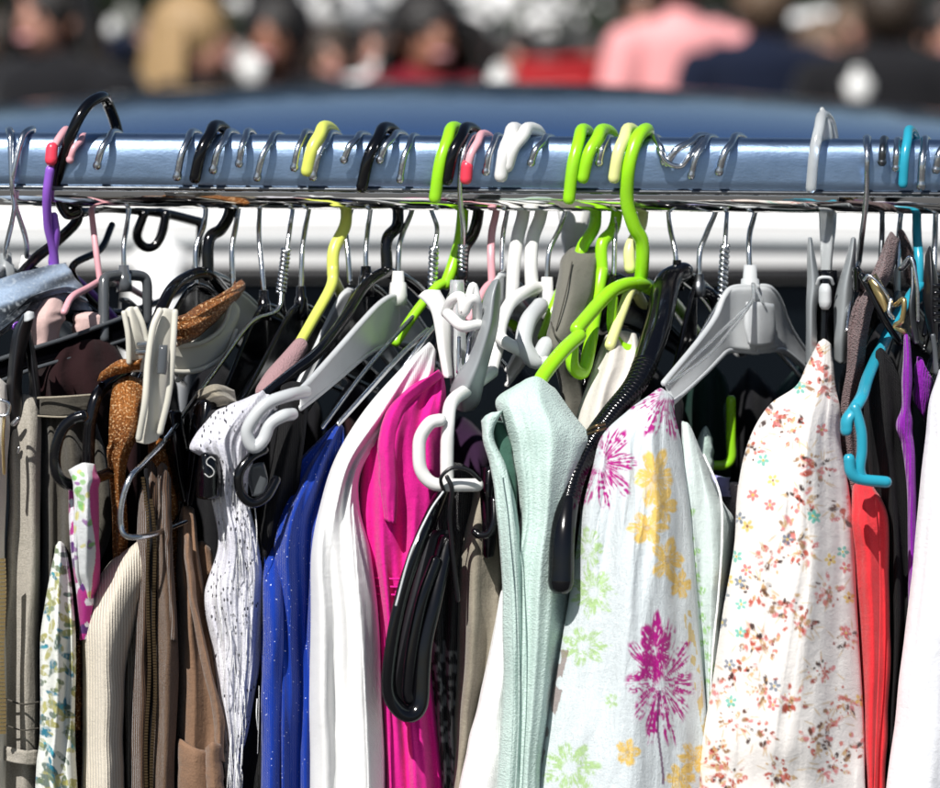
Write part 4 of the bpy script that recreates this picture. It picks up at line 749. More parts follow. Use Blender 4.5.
# cream floral
g = garment('floral_dress', 'cream chiffon dress with small rust and teal flowers, held by the grey peg clip', 'dress', F['cream'],
 [[(818, 342, .034), (824, 339, .036), (830, 344, .034)], [(807, 364, .052), (822, 362, .06), (834, 366, .052)], [(796, 386, .078), (818, 386, .090), (837, 390, .07)], [(768, 406, .10), (806, 410, .118), (840, 412, .086)], [(748, 442, .116), (800, 444, .136), (842, 446, .096)], [(738, 490, .124), (796, 494, .144), (850, 494, .104)], [(735, 545, .128), (796, 548, .148), (854, 548, .11)],
  [(724, 605, .132), (794, 608, .152), (857, 608, .114)], [(712, 680, .134), (790, 682, .154), (862, 682, .118)], [(703, 740, .135), (786, 742, .155), (865, 742, .12)], [(697, 792, .135), (784, 792, .150), (866, 792, .128)], [(670, BOT, .13), (780, BOT, .152), (890, BOT, .12)]],
 T=.05, folds=FL((1.3, .0022, .3, .18), (3.3, .0010, .6, -.25), (7, .0005, .1, .2)), seed=35, nu=210, nv=540, paint=paint_cream, wob=1.0)
# red, black, purple, white at the right
g = garment('red_shirt', 'coral red cotton shirt edge between the cream floral dress and black shirt', 'shirt', F['red'],
 [[(852, 486, .09), (860, 478, .094), (872, 482, .09)], [(850, 520, .10), (868, 520, .108), (888, 512, .098)], [(854, 570, .10), (872, 570, .112), (890, 566, .10)], [(858, 640, .10), (874, 640, .112), (891, 640, .10)], [(860, 720, .10), (874, 720, .112), (889, 720, .10)], [(862, 792, .10), (872, 792, .112), (885, 792, .10)], [(860, BOT, .10), (875, BOT, .11), (900, BOT, .10)]],
 T=.05, folds=FL((1.7, .0024, .55, .06)), seed=41)
seam(g, [(876, 500, .109), (880, 560, .113), (880, 640, .113), (877, 720, .112), (874, 800, .112)], F['red'], .7)
g = garment('black_shirt', 'matt black shirt with a rounded shoulder under the aqua arm, beside the violet strap', 'shirt', F['blackknit'],
 [[(874, 352, .07), (882, 348, .074), (892, 360, .07)], [(868, 376, .08), (884, 376, .088), (902, 386, .08)], [(864, 420, .086), (886, 420, .094), (906, 420, .084)], [(870, 480, .086), (890, 480, .094), (908, 480, .086)], [(884, 540, .088), (896, 540, .096), (910, 540, .088)], [(888, 620, .09), (898, 620, .096), (908, 620, .09)], [(886, 710, .09), (894, 710, .096), (906, 710, .09)], [(882, 792, .09), (892, 792, .096), (906, 792, .09)], [(880, BOT, .09), (895, BOT, .094), (920, BOT, .09)]],
 T=.05, folds=FL((2, .0030, .15, .1)), seed=43)
b = MB()
g = garment('strappy_top', 'violet knit strap and strappy top between the black shirt and the white garment', 'top', F['purple'],
 [[(903, 336, .094), (907, 334, .097), (911, 338, .094)], [(902, 370, .098), (907, 370, .102), (912, 370, .098)], [(901, 405, .10), (906, 405, .104), (911, 405, .10)], [(896, 425, .102), (904, 426, .106), (912, 424, .10)], [(902, 446, .10), (908, 446, .104), (914, 446, .10)], [(907, 490, .10), (911, 490, .104), (916, 490, .10)], [(908, 545, .10), (912, 545, .103), (918, 545, .10)], [(908, 700, .098), (914, 700, .10), (922, 700, .096)], [(905, BOT, .09), (915, BOT, .09), (930, BOT, .09)]],
 T=.008, rnd=.004, seed=45, nu=20)
piece(g, 'shoulder', F['purple'], [[(916, 356, .08), (922, 358, .082), (928, 372, .08)], [(914, 376, .08), (922, 380, .084), (934, 384, .08)], [(913, 400, .08), (920, 410, .082), (926, 420, .08)]], T=.02, seed=46, nu=14, nv=20)
garment('white_blouse', 'smooth white garment cut off by the right picture edge', 'blouse', F['white2'],
 [[(938, 370, .10), (948, 362, .104), (962, 368, .10)], [(928, 410, .114), (945, 410, .12), (980, 412, .11)], [(922, 470, .12), (948, 470, .128), (1000, 470, .118)], [(914, 550, .124), (944, 550, .132), (1005, 550, .12)], [(904, 640, .126), (938, 640, .135), (1010, 640, .122)], [(896, 710, .126), (932, 710, .136), (1010, 710, .124)], [(886, 792, .126), (930, 792, .137), (1010, 792, .124)], [(850, BOT, .12), (920, BOT, .135), (1020, BOT, .12)]],
 T=.05, folds=FL((1.3, .003, .6, .15)), seed=47)
g = garment('fluffy_cardigan', 'dusty mauve fluffy knit draped over a hanger between the grey peg clip and brass clip', 'cardigan', F['mauve'],
 [[(886, 238, .02), (892, 232, .02), (900, 240, .02)], [(872, 272, .045), (880, 270, .05), (892, 276, .045)], [(856, 300, .06), (866, 298, .066), (876, 302, .06)], [(848, 330, .066), (858, 330, .074), (868, 332, .066)], [(846, 370, .07), (854, 370, .076), (864, 370, .07)], [(840, 410, .07), (848, 412, .074), (856, 412, .07)], [(842, 500, .07), (852, 500, .074), (866, 500, .07)], [(840, 900, .07), (855, 900, .07), (880, 900, .07)]],
 T=.03, rnd=.008, folds=FL((1.5, .003, .2, .2)), seed=49, nu=24)
piece(g, 'shoulder', F['mauve'], [[(897, 232, .0), (903, 230, .0), (910, 242, .0)], [(900, 250, -.01), (908, 256, -.01), (918, 268, -.01)], [(905, 280, -.02), (915, 285, -.02), (926, 295, -.02)]], T=.02, nu=12, nv=16, seed=50)
# ---------------- left half
garment('knitted_shirt', 'matt black knitted cloth draped behind the curled end of the light grey hanger', 'top', F['blackknit'],
 [[(280, 386, .102), (292, 381, .106), (306, 384, .10)], [(279, 410, .11), (294, 408, .116), (307, 408, .106)], [(272, 460, .112), (288, 460, .118), (303, 460, .106)], [(262, 510, .11), (280, 510, .116), (300, 510, .10)], [(245, 600, .104), (260, 600, .108), (290, 600, .10)], [(238, 660, .104), (255, 660, .108), (285, 660, .10)], [(230, 740, .106), (250, 740, .11), (280, 740, .10)], [(224, 792, .106), (246, 792, .11), (280, 792, .10)], [(215, BOT, .10), (240, BOT, .106), (280, BOT, .10)]],
 T=.03, folds=FL((1.6, .003, .7, .12)), seed=51)
g = garment('lace_cardigan', 'white open-knit lace garment with ragged threads, hanging left of the royal blue knit', 'cardigan', F['lace'],
 [[(244, 398, .094), (262, 391, .104), (276, 394, .094)], [(218, 410, .112), (248, 406, .124), (278, 412, .104)], [(192, 446, .122), (226, 436, .138), (262, 440, .116)], [(202, 462, .122), (226, 468, .136), (250, 470, .12)], [(210, 500, .120), (228, 500, .130), (249, 500, .118)], [(218, 545, .118), (238, 546, .13), (260, 546, .118)], [(205, 600, .118), (234, 600, .13), (263, 600, .118)], [(214, 660, .116), (236, 660, .126), (260, 660, .116)], [(222, 720, .116), (234, 720, .124), (250, 720, .116)], [(224, 792, .114), (230, 792, .12), (240, 792, .114)], [(222, 1000, .11), (230, 1000, .115), (244, 1000, .11)]],
 T=.010, rnd=.006, folds=FL((2.3, .0016, .1, .22), (7, .0006, .3, -.4), (15, .0003, .3, .1)), seed=53, nu=70, nv=200, wob=3.2, wr=.0009)
piece(g, 'lining', F['white2'], [[(226, 560, .104), (232, 556, .106), (240, 562, .104)], [(214, 600, .104), (230, 600, .106), (250, 600, .104)], [(212, 620, .104), (230, 580, .108), (260, 580, .104)], [(212, 660, .102), (234, 660, .104), (256, 660, .102)], [(224, 780, .10), (230, 780, .10), (238, 780, .10)]], T=.003, seed=54, folds=FL((2.5, .002, .2, .1)))
b = MB(); q = random.Random(2)
for i in range(70):
    y = q.uniform(440, 780); x = float(np.interp(y, [440, 500, 600, 700, 790], [200, 228, 212, 232, 228]))+q.uniform(-2, 30)*(.4 if y > 700 else 1); L_ = q.uniform(20, 70); dd = q.uniform(.122, .134)
    b.tube([(x, y, dd), (x+q.uniform(-3, 3), y+L_*.5, dd+.003), (x+q.uniform(-3, 3), y+L_, dd)], q.uniform(.25, .5), n=10, seg=5)
b.build('loose_threads', F['white'], g)
g = garment('tan_trousers', 'tan cotton trousers with a pocket opening, between the zipped jacket and white lace', 'trousers', F['tan'],
 [[(178, 510, .098), (184, 504, .102), (194, 508, .098)], [(177, 560, .106), (186, 560, .112), (200, 560, .106)], [(178, 620, .108), (194, 620, .115), (212, 630, .106)], [(176, 690, .108), (198, 690, .118), (222, 700, .108)], [(176, 792, .108), (198, 792, .118), (224, 792, .108)], [(170, BOT, .105), (200, BOT, .115), (235, BOT, .105)]],
 T=.05, folds=FL((1.5, .003, .6, .2)), seed=55)
piece(g, 'inner_band', F['tan'], [[(190, 545, .090), (203, 541, .094), (212, 550, .09)], [(196, 590, .096), (208, 590, .10), (217, 592, .096)], [(200, 640, .098), (210, 640, .102), (219, 645, .098)], [(206, 700, .098), (214, 700, .10), (221, 700, .098)]], T=.01, nu=20, seed=56, folds=FL((1, .001, .2, 0)))
piece(g, 'pocket_edge', F['tan'], [[(183, 535, .118), (187, 533, .121), (191, 537, .118)], [(188, 590, .120), (192, 590, .124), (196, 592, .12)], [(201, 660, .122), (206, 658, .126), (210, 664, .122)], [(214, 720, .122), (219, 720, .126), (224, 722, .122)], [(214, 760, .121), (219, 760, .125), (224, 762, .121)]], T=.004, nu=12, nv=50, rnd=.002, seed=57, wr=.0008)
piece(g, 'pocket_panel', F['tan'], [[(178, 738, .121), (196, 748, .127), (213, 752, .121)], [(177, 800, .121), (196, 800, .127), (215, 800, .121)], [(176, 900, .119), (196, 900, .125), (215, 900, .119)]], T=.004, nu=24, nv=24, rnd=.003, seed=58)
piece(g, 'belt_loop', F['tan'], [[(205, 748, .127), (212, 742, .131), (222, 744, .125)], [(206, 790, .127), (214, 790, .130), (224, 792, .125)]], T=.004, nu=12, nv=14, rnd=.002, seed=59)
g = garment('zip_jacket', 'dark brown ribbed jacket with an open metal zip, left of the tan trousers', 'jacket', F['brown'],
 [[(146, 462, .10), (153, 456, .104), (160, 462, .10)], [(140, 500, .112), (152, 498, .12), (166, 500, .112)], [(136, 560, .116), (146, 560, .120), (158, 560, .114)], [(134, 640, .116), (144, 640, .119), (156, 640, .112)], [(131, 720, .116), (142, 720, .119), (154, 720, .112)], [(130, 792, .116), (142, 792, .119), (154, 792, .112)], [(125, BOT, .11), (142, BOT, .115), (160, BOT, .11)]],
 T=.03, folds=FL((1.3, .002, .5, .1)), seed=61)
piece(g, 'front_band', F['brownplain'], [[(157, 468, .112), (162, 462, .116), (168, 466, .112)], [(158, 510, .12), (164, 508, .126), (170, 512, .12)], [(156, 560, .122), (164, 560, .128), (173, 562, .122)], [(157, 640, .122), (166, 640, .129), (178, 642, .122)], [(154, 700, .122), (164, 700, .128), (178, 700, .122)], [(152, 792, .122), (162, 792, .128), (174, 792, .122)], [(150, BOT, .12), (160, BOT, .125), (175, BOT, .12)]], T=.008, rnd=.004, seed=62, folds=FL((1.2, .0015, .2, .3)), nv=100)
piece(g, 'facing', F['brown'], [[(158, 480, .120), (165, 470, .124), (170, 478, .120)], [(162, 520, .127), (166, 520, .131), (171, 520, .127)], [(166, 560, .129), (170, 560, .132), (174, 562, .128)], [(171, 640, .129), (175, 640, .131), (178, 642, .128)]], T=.004, nu=12, rnd=.002, seed=63)
for xo in (0, 6):
    b = MB()
    for i in range(190):
        y = 478+i*2.9 if xo == 0 else 500+i*2.9; x = float(np.interp(y, [478, 520, 600, 700, 800, 1050], [143, 147, 149, 148, 146, 144]))+xo+1.2*math.sin(i*.12)
        c = P(x, y, .1255 if xo else .124); b.box(c, .0016, .0016, .0010)
    b.build('zip_teeth', M['bronze'], g, smooth=False)
seam(g, [(146, 470, .122), (150, 520, .124), (153, 600, .123), (151, 700, .122), (149, 800, .122)], F['black'], 2.0, 'zip_tape')
g = garment('ribbed_cardigan', 'cream fine-ribbed knit with a sloping shoulder, left of the brown zipped jacket', 'cardigan', F['ribcream'],
 [[(140, 540, .098), (150, 528, .104), (166, 522, .098)], [(112, 560, .108), (130, 556, .118), (168, 560, .104)], [(92, 590, .114), (118, 588, .127), (150, 590, .112)], [(83, 630, .116), (106, 630, .130), (134, 632, .118)], [(82, 690, .116), (104, 690, .130), (124, 690, .118)], [(82, 750, .116), (104, 750, .130), (124, 750, .118)], [(80, 792, .116), (104, 792, .130), (124, 792, .118)], [(74, BOT, .11), (104, BOT, .126), (134, BOT, .112)]],
 T=.04, rnd=.014, folds=FL((1.1, .0020, .6, .1)), seed=65, nu=60)
piece(g, 'body', F['ribcream'], [[(150, 500, .09), (164, 492, .094), (182, 500, .09)], [(140, 540, .09), (160, 540, .094), (182, 540, .09)], [(126, 660, .09), (136, 660, .094), (150, 660, .09)], [(126, 792, .09), (134, 792, .092), (146, 792, .09)]], T=.02, seed=66)
garment('copper_wrap', 'crushed copper velvet cloth bunched and twisted around the cream hanger arm', 'cloth', F['orange'],
 [[(242, 279, .0), (246, 285, .004), (243, 292, .0)], [(226, 290, .03), (230, 296, .038), (232, 304, .03)], [(200, 304, .06), (206, 314, .072), (212, 324, .06)], [(184, 314, .08), (190, 326, .09), (194, 338, .08)], [(170, 318, .09), (174, 332, .096), (178, 346, .09)]],
 T=.02, rnd=.010, nu=40, nv=60, wr=.0025, seed=67, folds=FL((2.5, .0018, .3, .8)), fenv=([0, 1], [1, 1]))
g = garment('velvet_camisole', 'crushed copper velvet top with a scooped strap hanging below the cream peg clip', 'top', F['orange'],
 [[(112, 384, .10), (128, 376, .106), (145, 380, .10)], [(109, 410, .108), (128, 408, .122), (149, 404, .108)], [(108, 438, .11), (124, 438, .126), (148, 428, .11)], [(107, 450, .108), (122, 452, .122), (134, 446, .108)], [(109, 480, .106), (118, 480, .114), (126, 478, .106)], [(112, 540, .10), (119, 540, .106), (128, 540, .10)], [(108, 620, .09), (114, 620, .094), (122, 620, .09)], [(60, 640, .08), (80, 640, .09), (84, 640, .08)], [(60, 1000, .08), (76, 1000, .09), (84, 1000, .08)]],
 T=.02, rnd=.01, nu=40, nv=110, wr=.002, seed=69, folds=FL((1.8, .003, .1, .3)))
piece(g, 'strap', F['orange'], [[(97, 382, .104), (100, 374, .106), (106, 370, .104)], [(103, 380, .106), (112, 366, .112), (120, 360, .104)], [(120, 374, .108), (126, 366, .114), (130, 358, .106)], [(140, 372, .108), (142, 362, .112), (144, 355, .106)]], T=.008, nu=20, nv=30, rnd=.004, wr=.002, seed=70)
piece(g, 'right_panel', F['orange'], [[(148, 438, .10), (156, 436, .104), (164, 440, .10)], [(146, 480, .10), (160, 480, .106), (174, 480, .10)], [(150, 530, .095), (166, 530, .10), (182, 530, .095)], [(160, 600, .09), (170, 600, .094), (184, 600, .09)]], T=.01, nu=24, seed=71, wr=.002)
piece(g, 'lower_hem', F['orange'], [[(74, 640, .104), (78, 636, .107), (82, 642, .104)], [(70, 690, .104), (76, 690, .108), (82, 690, .104)], [(70, 730, .104), (76, 730, .108), (82, 730, .104)]], T=.006, nu=14, nv=30, seed=72, wr=.002)
garment('tan_bundle', 'small folded tan cloth over a black hanger above the white lace garment', 'cloth', F['khaki'],
 [[(196, 392, .104), (214, 384, .112), (234, 390, .10)], [(199, 400, .108), (218, 394, .118), (238, 402, .104)], [(212, 408, .106), (226, 406, .112), (240, 414, .10)]], T=.03, rnd=.008, nu=40, nv=24, wr=.002, seed=73, folds=FL((.8, .001, .2, 3.5)), fenv=([0, 1], [1, 1]))
g = garment('green_scarf', 'white scarf with green blooms and a bright pink edge draped over the black skirt hook', 'scarf', F['printw'],
 [[(68, 470, .130), (82, 463, .138), (95, 464, .130)], [(72, 482, .138), (84, 478, .146), (99, 478, .134)], [(74, 500, .138), (85, 500, .145), (100, 500, .134)], [(74, 540, .134), (85, 540, .141), (100, 540, .13)], [(76, 575, .126), (86, 578, .132), (100, 576, .122)], [(80, 600, .116), (88, 604, .12), (96, 600, .112)]],
 T=.008, rnd=.005, nu=60, nv=200, seed=75, folds=FL((1.5, .0022, .2, .1)), paint=paint_scarf)
piece(g, 'lower_end', F['printw'], [[(68, 490, .118), (74, 488, .12), (80, 492, .118)], [(70, 540, .12), (76, 540, .122), (84, 540, .12)], [(76, 590, .122), (84, 590, .126), (94, 590, .122)], [(80, 640, .116), (84, 640, .118), (90, 640, .116)]], T=.004, nu=30, nv=110, seed=76, paint=paint_scarf2)
garment('leafy_dress', 'narrow white dress printed with olive and blue leaves at the lower left', 'dress', F['printw'],
 [[(56, 546, .114), (61, 541, .118), (67, 546, .114)], [(49, 575, .122), (59, 574, .13), (71, 576, .12)], [(41, 630, .128), (58, 630, .138), (76, 630, .124)], [(40, 700, .128), (57, 700, .138), (75, 700, .124)], [(38, 750, .128), (56, 750, .138), (76, 750, .124)], [(36, 792, .128), (56, 792, .138), (78, 792, .124)], [(25, BOT, .124), (56, BOT, .134), (90, BOT, .12)]],
 T=.03, folds=FL((2, .0030, .2, .15)), nu=90, nv=420, seed=77, paint=paint_olive)
g = garment('khaki_trousers', 'washed khaki trousers with waistband and buckled tabs, hanging from the black clip', 'trousers', F['khaki2'],
 [[(14, 398, .082), (24, 394, .086), (40, 396, .082)], [(8, 440, .09), (24, 440, .096), (42, 438, .09)], [(8, 520, .094), (24, 520, .10), (40, 520, .094)], [(4, 600, .096), (22, 600, .102), (40, 600, .096)], [(0, 690, .096), (20, 690, .102), (40, 690, .096)], [(0, 792, .096), (20, 792, .102), (42, 792, .096)], [(-10, BOT, .09), (20, BOT, .10), (50, BOT, .09)]],
 T=.03, folds=FL((1.3, .003, .2, .1)), seed=79)
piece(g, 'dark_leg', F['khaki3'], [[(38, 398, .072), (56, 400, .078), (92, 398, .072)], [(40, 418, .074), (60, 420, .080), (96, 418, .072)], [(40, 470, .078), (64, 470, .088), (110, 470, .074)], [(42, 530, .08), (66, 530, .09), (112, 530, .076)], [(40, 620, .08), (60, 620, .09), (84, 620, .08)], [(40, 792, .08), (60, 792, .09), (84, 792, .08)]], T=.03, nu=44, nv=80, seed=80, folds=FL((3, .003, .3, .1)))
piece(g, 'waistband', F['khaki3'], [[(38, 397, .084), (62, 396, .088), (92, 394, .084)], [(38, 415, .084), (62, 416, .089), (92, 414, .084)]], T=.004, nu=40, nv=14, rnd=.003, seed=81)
seam(g, [(38, 398, .088), (62, 397, .0925), (92, 395, .088)], F['khaki'], 1.2); seam(g, [(38, 416, .088), (62, 417, .0935), (92, 415, .088)], F['khaki'], 1.0)
for i, y in enumerate((698, 724)): seam(g, [(3, y, .1035), (22, y+6, .1085), (38, y+4, .1035)], F['khaki3'], .8 if i % 2 else 1.0, 'stitch_line', 30)
piece(g, 'tab', F['khaki2'], [[(3, 745, .106), (22, 750, .112), (38, 750, .107)], [(3, 760, .106), (22, 764, .112), (38, 764, .107)]], T=.004, nu=20, nv=10, rnd=.002, seed=82)
g = garment('cream_jacket', 'pale grey jacket front with a brass zip pull, cut off by the left picture edge', 'jacket', F['ivory'],
 [[(-20, 380, .096), (-4, 376, .10), (8, 384, .096)], [(-24, 430, .104), (-6, 430, .11), (10, 430, .104)], [(-26, 520, .106), (-8, 520, .112), (6, 520, .106)], [(-28, 620, .108), (-10, 620, .114), (6, 620, .108)], [(-28, 740, .108), (-10, 740, .114), (7, 742, .108)], [(-32, BOT, .10), (-12, BOT, .11), (2, BOT, .10)]],
 T=.03, folds=FL((1.5, .003, .2, .1)), seed=83)
b = MB(); b.tube([(4, 418, .116), (3, 440, .118), (4, 472, .116)], 3.0, n=20, sq=.5); b.build('zip_pull', M['gold'], g)
b = MB(); b.tube([(1, 400, .118), (9, 404, .118), (8, 414, .118), (1, 416, .118)], 1.6, n=24); b.build('ring', M['wire'], g)
b = MB()
for i in range(44): b.box(P(2+1*math.sin(i*.2), 560+i*4, .1185), .003, .002, .0013)
b.build('zip_teeth', M['gold'], g, smooth=False)
g = garment('denim_jacket', 'bleached blue denim shoulder with a stitched hem at the upper left', 'jacket', F['denim'],
 [[(-30, 290, .03), (22, 272, .018), (66, 262, .004)], [(-30, 308, .05), (24, 288, .036), (74, 276, .012)], [(-30, 326, .062), (20, 306, .048), (84, 296, .012)], [(-30, 348, .066), (6, 330, .056), (30, 306, .040)]],
 T=.012, rnd=.006, nu=110, nv=60, seed=85, wr=.0015, paint=paint_denim, folds=FL((1.3, .0012, .3, .5)), fenv=([0, 1], [1, 1]))
piece(g, 'hem', F['denim'], [[(-30, 350, .070), (0, 331, .064), (24, 311, .052), (34, 301, .044), (66, 293, .026), (88, 302, .018)], [(-30, 343, .070), (-2, 325, .064), (20, 305, .054), (33, 295, .046), (65, 286, .028), (84, 290, .02)]][::-1], T=.004, nu=80, nv=10, rnd=.002, paint=paint_denim, seed=86)
piece(g, 'lower_flap', F['denim'], [[(60, 291, .012), (74, 290, .012), (85, 296, .01)], [(62, 300, .012), (76, 300, .012), (88, 304, .01)], [(66, 310, .012), (80, 310, .012), (93, 311, .01)]], T=.004, nu=24, nv=14, paint=paint_denim, seed=87)
g = garment('pink_top', 'pale pink top peeking out below the denim shoulder', 'top', F['rose'],
 [[(34, 304, .034), (50, 296, .036), (64, 302, .03)], [(28, 322, .040), (46, 318, .044), (66, 316, .034)], [(28, 348, .038), (46, 344, .042), (60, 336, .032)], [(30, 420, .03), (46, 420, .034), (60, 420, .03)]], T=.02, nu=24, nv=40, seed=88)
piece(g, 'side', F['rose'], [[(74, 313, .020), (90, 312, .02), (104, 314, .018)], [(72, 330, .020), (90, 332, .02), (106, 322, .018)], [(72, 345, .018), (90, 345, .018), (106, 340, .016)]], T=.01, nu=12, nv=12, seed=89)
garment('maroon_top', 'very dark maroon top behind the black trouser bar on the left', 'top', F['maroon'],
 [[(30, 350, .03), (70, 340, .034), (110, 336, .02)], [(28, 380, .04), (70, 380, .046), (130, 372, .03)], [(30, 420, .04), (72, 420, .046), (140, 420, .03)], [(30, 620, .04), (72, 620, .046), (140, 620, .03)], [(30, BOT, .04), (72, BOT, .046), (130, BOT, .03)]], T=.05, seed=90, folds=FL((3, .004, .1, .1)))
g = garment('olive_jacket', 'olive grey cotton shoulder sticking up among the lime hangers', 'jacket', F['olive'],
 [[(570, 246, -.004), (592, 246, -.006), (606, 250, -.01)], [(560, 262, .012), (580, 262, .012), (598, 266, .004)], [(556, 290, .026), (574, 292, .030), (592, 300, .02)], [(550, 320, .038), (566, 322, .042), (584, 328, .032)], [(546, 345, .044), (558, 350, .048), (574, 352, .04)], [(560, 400, .03), (570, 400, .034), (584, 400, .03)], [(556, 700, .03), (575, 700, .034), (600, 700, .03)]], T=.02, nu=34, nv=70, seed=91, wr=.002)
seam(g, [(551, 322, .044), (556, 336, .050), (572, 350, .048)], F['khaki3'], .8); seam(g, [(572, 262, .016), (566, 292, .034), (556, 330, .046)], F['khaki3'], .7)
garment('ivory_shirt', 'ivory cotton shirt in half shade behind the lime strap notch', 'shirt', F['ivory'],
 [[(604, 336, .02), (618, 330, .022), (636, 334, .02)], [(588, 380, .05), (612, 376, .058), (646, 372, .04)], [(574, 430, .066), (606, 428, .074), (640, 410, .05)], [(580, 500, .06), (610, 500, .066), (640, 500, .05)], [(580, BOT, .05), (610, BOT, .06), (650, BOT, .05)]], T=.03, seed=92, folds=FL((2.2, .004, .2, .3)), fenv=([0, 1], [.8, 1]))
garment('white_shirt_back', 'white cloth seen between the two pairs of bright hooks below the rail', 'shirt', F['white'],
 [[(556, 205, -.05), (576, 200, -.05), (596, 206, -.05)], [(560, 230, -.05), (574, 232, -.046), (588, 240, -.05)], [(566, 258, -.05), (574, 260, -.05), (582, 262, -.05)]], T=.01, nu=20, nv=20, seed=93, wr=.002)
garment('mint_shirt', 'plain pale mint cloth in the gap right of the flowered dress', 'shirt', F['mintplain'],
 [[(700, 432, -.01), (706, 426, -.008), (713, 440, -.01)], [(692, 462, -.005), (702, 460, .0), (714, 464, -.005)], [(690, 480, 0), (702, 478, .004), (714, 480, 0)], [(680, 700, 0), (700, 700, .004), (720, 700, 0)]], T=.02, nu=18, nv=40, seed=94)
lil = cloth('lilac_label', (.36, .35, .68), 'satin', var=.1)
garment('lilac_camisole', 'lilac satin cloth with small dark marks in the gap between the two floral dresses', 'camisole', lil,
 [[(698, 476, .02), (714, 475, .024), (730, 478, .02)], [(700, 486, .022), (715, 486, .027), (730, 487, .022)], [(702, 497, .022), (716, 497, .027), (731, 497, .022)]], T=.01, nu=24, nv=16, seed=95)
gsh = cloth('green_print', (.12, .30, .12), 'woven', c2=(.6, .62, .6), var=1.0)
garment('green_print_shirt', 'green and white printed cloth just below the lilac cloth', 'shirt', gsh,
 [[(700, 496, .016), (712, 496, .018), (722, 497, .016)], [(704, 520, .02), (716, 520, .022), (726, 520, .018)], [(706, 700, .02), (722, 700, .022), (740, 700, .018)]], T=.02, nu=18, nv=30, seed=96)
garment('taupe_shirt', 'taupe patterned cloth with white buttons beside the cream floral dress', 'shirt', cloth('taupe', (.34, .27, .24), 'woven', c2=(.7, .66, .64), var=.8),
 [[(722, 483, .01), (734, 482, .014), (750, 484, .01)], [(720, 520, .014), (736, 520, .018), (752, 520, .014)], [(725, 800, .014), (740, 800, .018), (760, 800, .014)]], T=.02, nu=18, nv=30, seed=97)

# added dark clothes fill the black shadow, shade put into their colours
back = [('added charcoal knit filling the shadow behind the brown jacket and copper velvet', 'charcoal', 150, 352), ('added black coat filling the shadow behind the white lace garment', 'black', 215, 360), ('added black dress filling the shadow behind the pale yellow arm', 'black', 285, 372),
 ('added dark maroon dress filling the shadow under the light grey hanger', 'maroon', 352, 384), ('added black dress filling the shadow left of the clear clip', 'black', 415, 372), ('added dark violet dress filling the shadow behind the clear clip', 'dviolet', 462, 420),
 ('added charcoal dress filling the shadow behind the mint towelling top', 'charcoal', 520, 372), ('added black coat filling the shadow behind the ivory shirt', 'black', 588, 372), ('added black coat filling the shadow behind the thick ribbed black arm', 'black', 648, 366),
 ('added dark green dress filling the shadow right of the flowered dress', 'teal', 700, 352), ('added black dress filling the shadow in the gap between the flowered dresses', 'black', 750, 372), ('added dark green dress filling the shadow behind the grey peg clip', 'teal', 800, 368), ('added black dress filling the shadow behind the coral red shirt', 'black', 868, 330), ('added charcoal dress filling the shadow near the right edge behind the violet strap', 'charcoal', 925, 300), ('added black trousers filling the shadow behind the khaki trousers at the left', 'black', 50, 378)]
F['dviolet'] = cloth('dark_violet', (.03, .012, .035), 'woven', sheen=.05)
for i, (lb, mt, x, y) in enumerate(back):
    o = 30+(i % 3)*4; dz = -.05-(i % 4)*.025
    garment('shadow_filler', lb, 'garment', F[mt], [[(x-8, y+4, dz), (x, y-4, dz+.01), (x+10, y+2, dz)], [(x-o*.8, y+34, dz+.02), (x, y+28, dz+.03), (x+o*.9, y+32, dz+.02)], [(x-o, y+80, dz+.02), (x, y+80, dz+.04), (x+o, y+80, dz+.02)], [(x-o*1.1, y+280, dz+.02), (x, y+280, dz+.04), (x+o*1.1, y+280, dz+.02)], [(x-o*1.2, BOT, dz+.02), (x, BOT, dz+.04), (x+o*1.2, BOT, dz+.02)]],
            group='dark clothes added to fill the shadow at the back of the rail', T=.08, nu=30, nv=60, seed=100+i, folds=FL((2, .005, i*.13, .1)))
# ------------------------------------------------------------------ background
def B(x, y, dist):
    """point seen at photo pixel (x, y), dist metres from the camera"""
    return P(x, y, 1.6-dist)
asph, t, b_ = newmat('asphalt'); tc = nd(t, 'ShaderNodeTexCoord'); n1 = nd(t, 'ShaderNodeTexNoise', Scale=90.0, Detail=8.0); t.links.new(tc.outputs['Object'], n1.inputs['Vector'])
cr = nd(t, 'ShaderNodeMixRGB'); cr.inputs[1].default_value = (.035, .035, .037, 1); cr.inputs[2].default_value = (.10, .10, .098, 1); t.links.new(n1.outputs[0], cr.inputs[0]); t.links.new(cr.outputs[0], b_.inputs['Base Color']); b_.inputs['Roughness'].default_value = .9
b = MB(); b.add([(-300, -300, .2), (300, -300, .2), (300, 300, .2), (-300, 300, .2)], [(0, 1, 2, 3)]); tag(b.build('ground', asph, None, origin=(0, 0, 0)), None, None, kind='structure')
b = MB(); b.box((0, 33.1, .235), 120, 60, .23); pv = b.build('pavement', asph, None, origin=(0, 33.1, .235), smooth=False); tag(pv, None, None, kind='structure')
def paint(name, c, rough=.25, coat=1.0, metal=0.0): return plastic(name, c, rough, coat=coat, metal=metal, bump=.01, dirt=.05)
glass = plastic('dark_glass', (.002, .003, .004), .12, bump=0, dirt=0); glass.node_tree.nodes['Principled BSDF'].inputs['Specular IOR Level'].default_value = .2
tyre = plastic('tyre_rubber', (.015, .015, .015), .8)
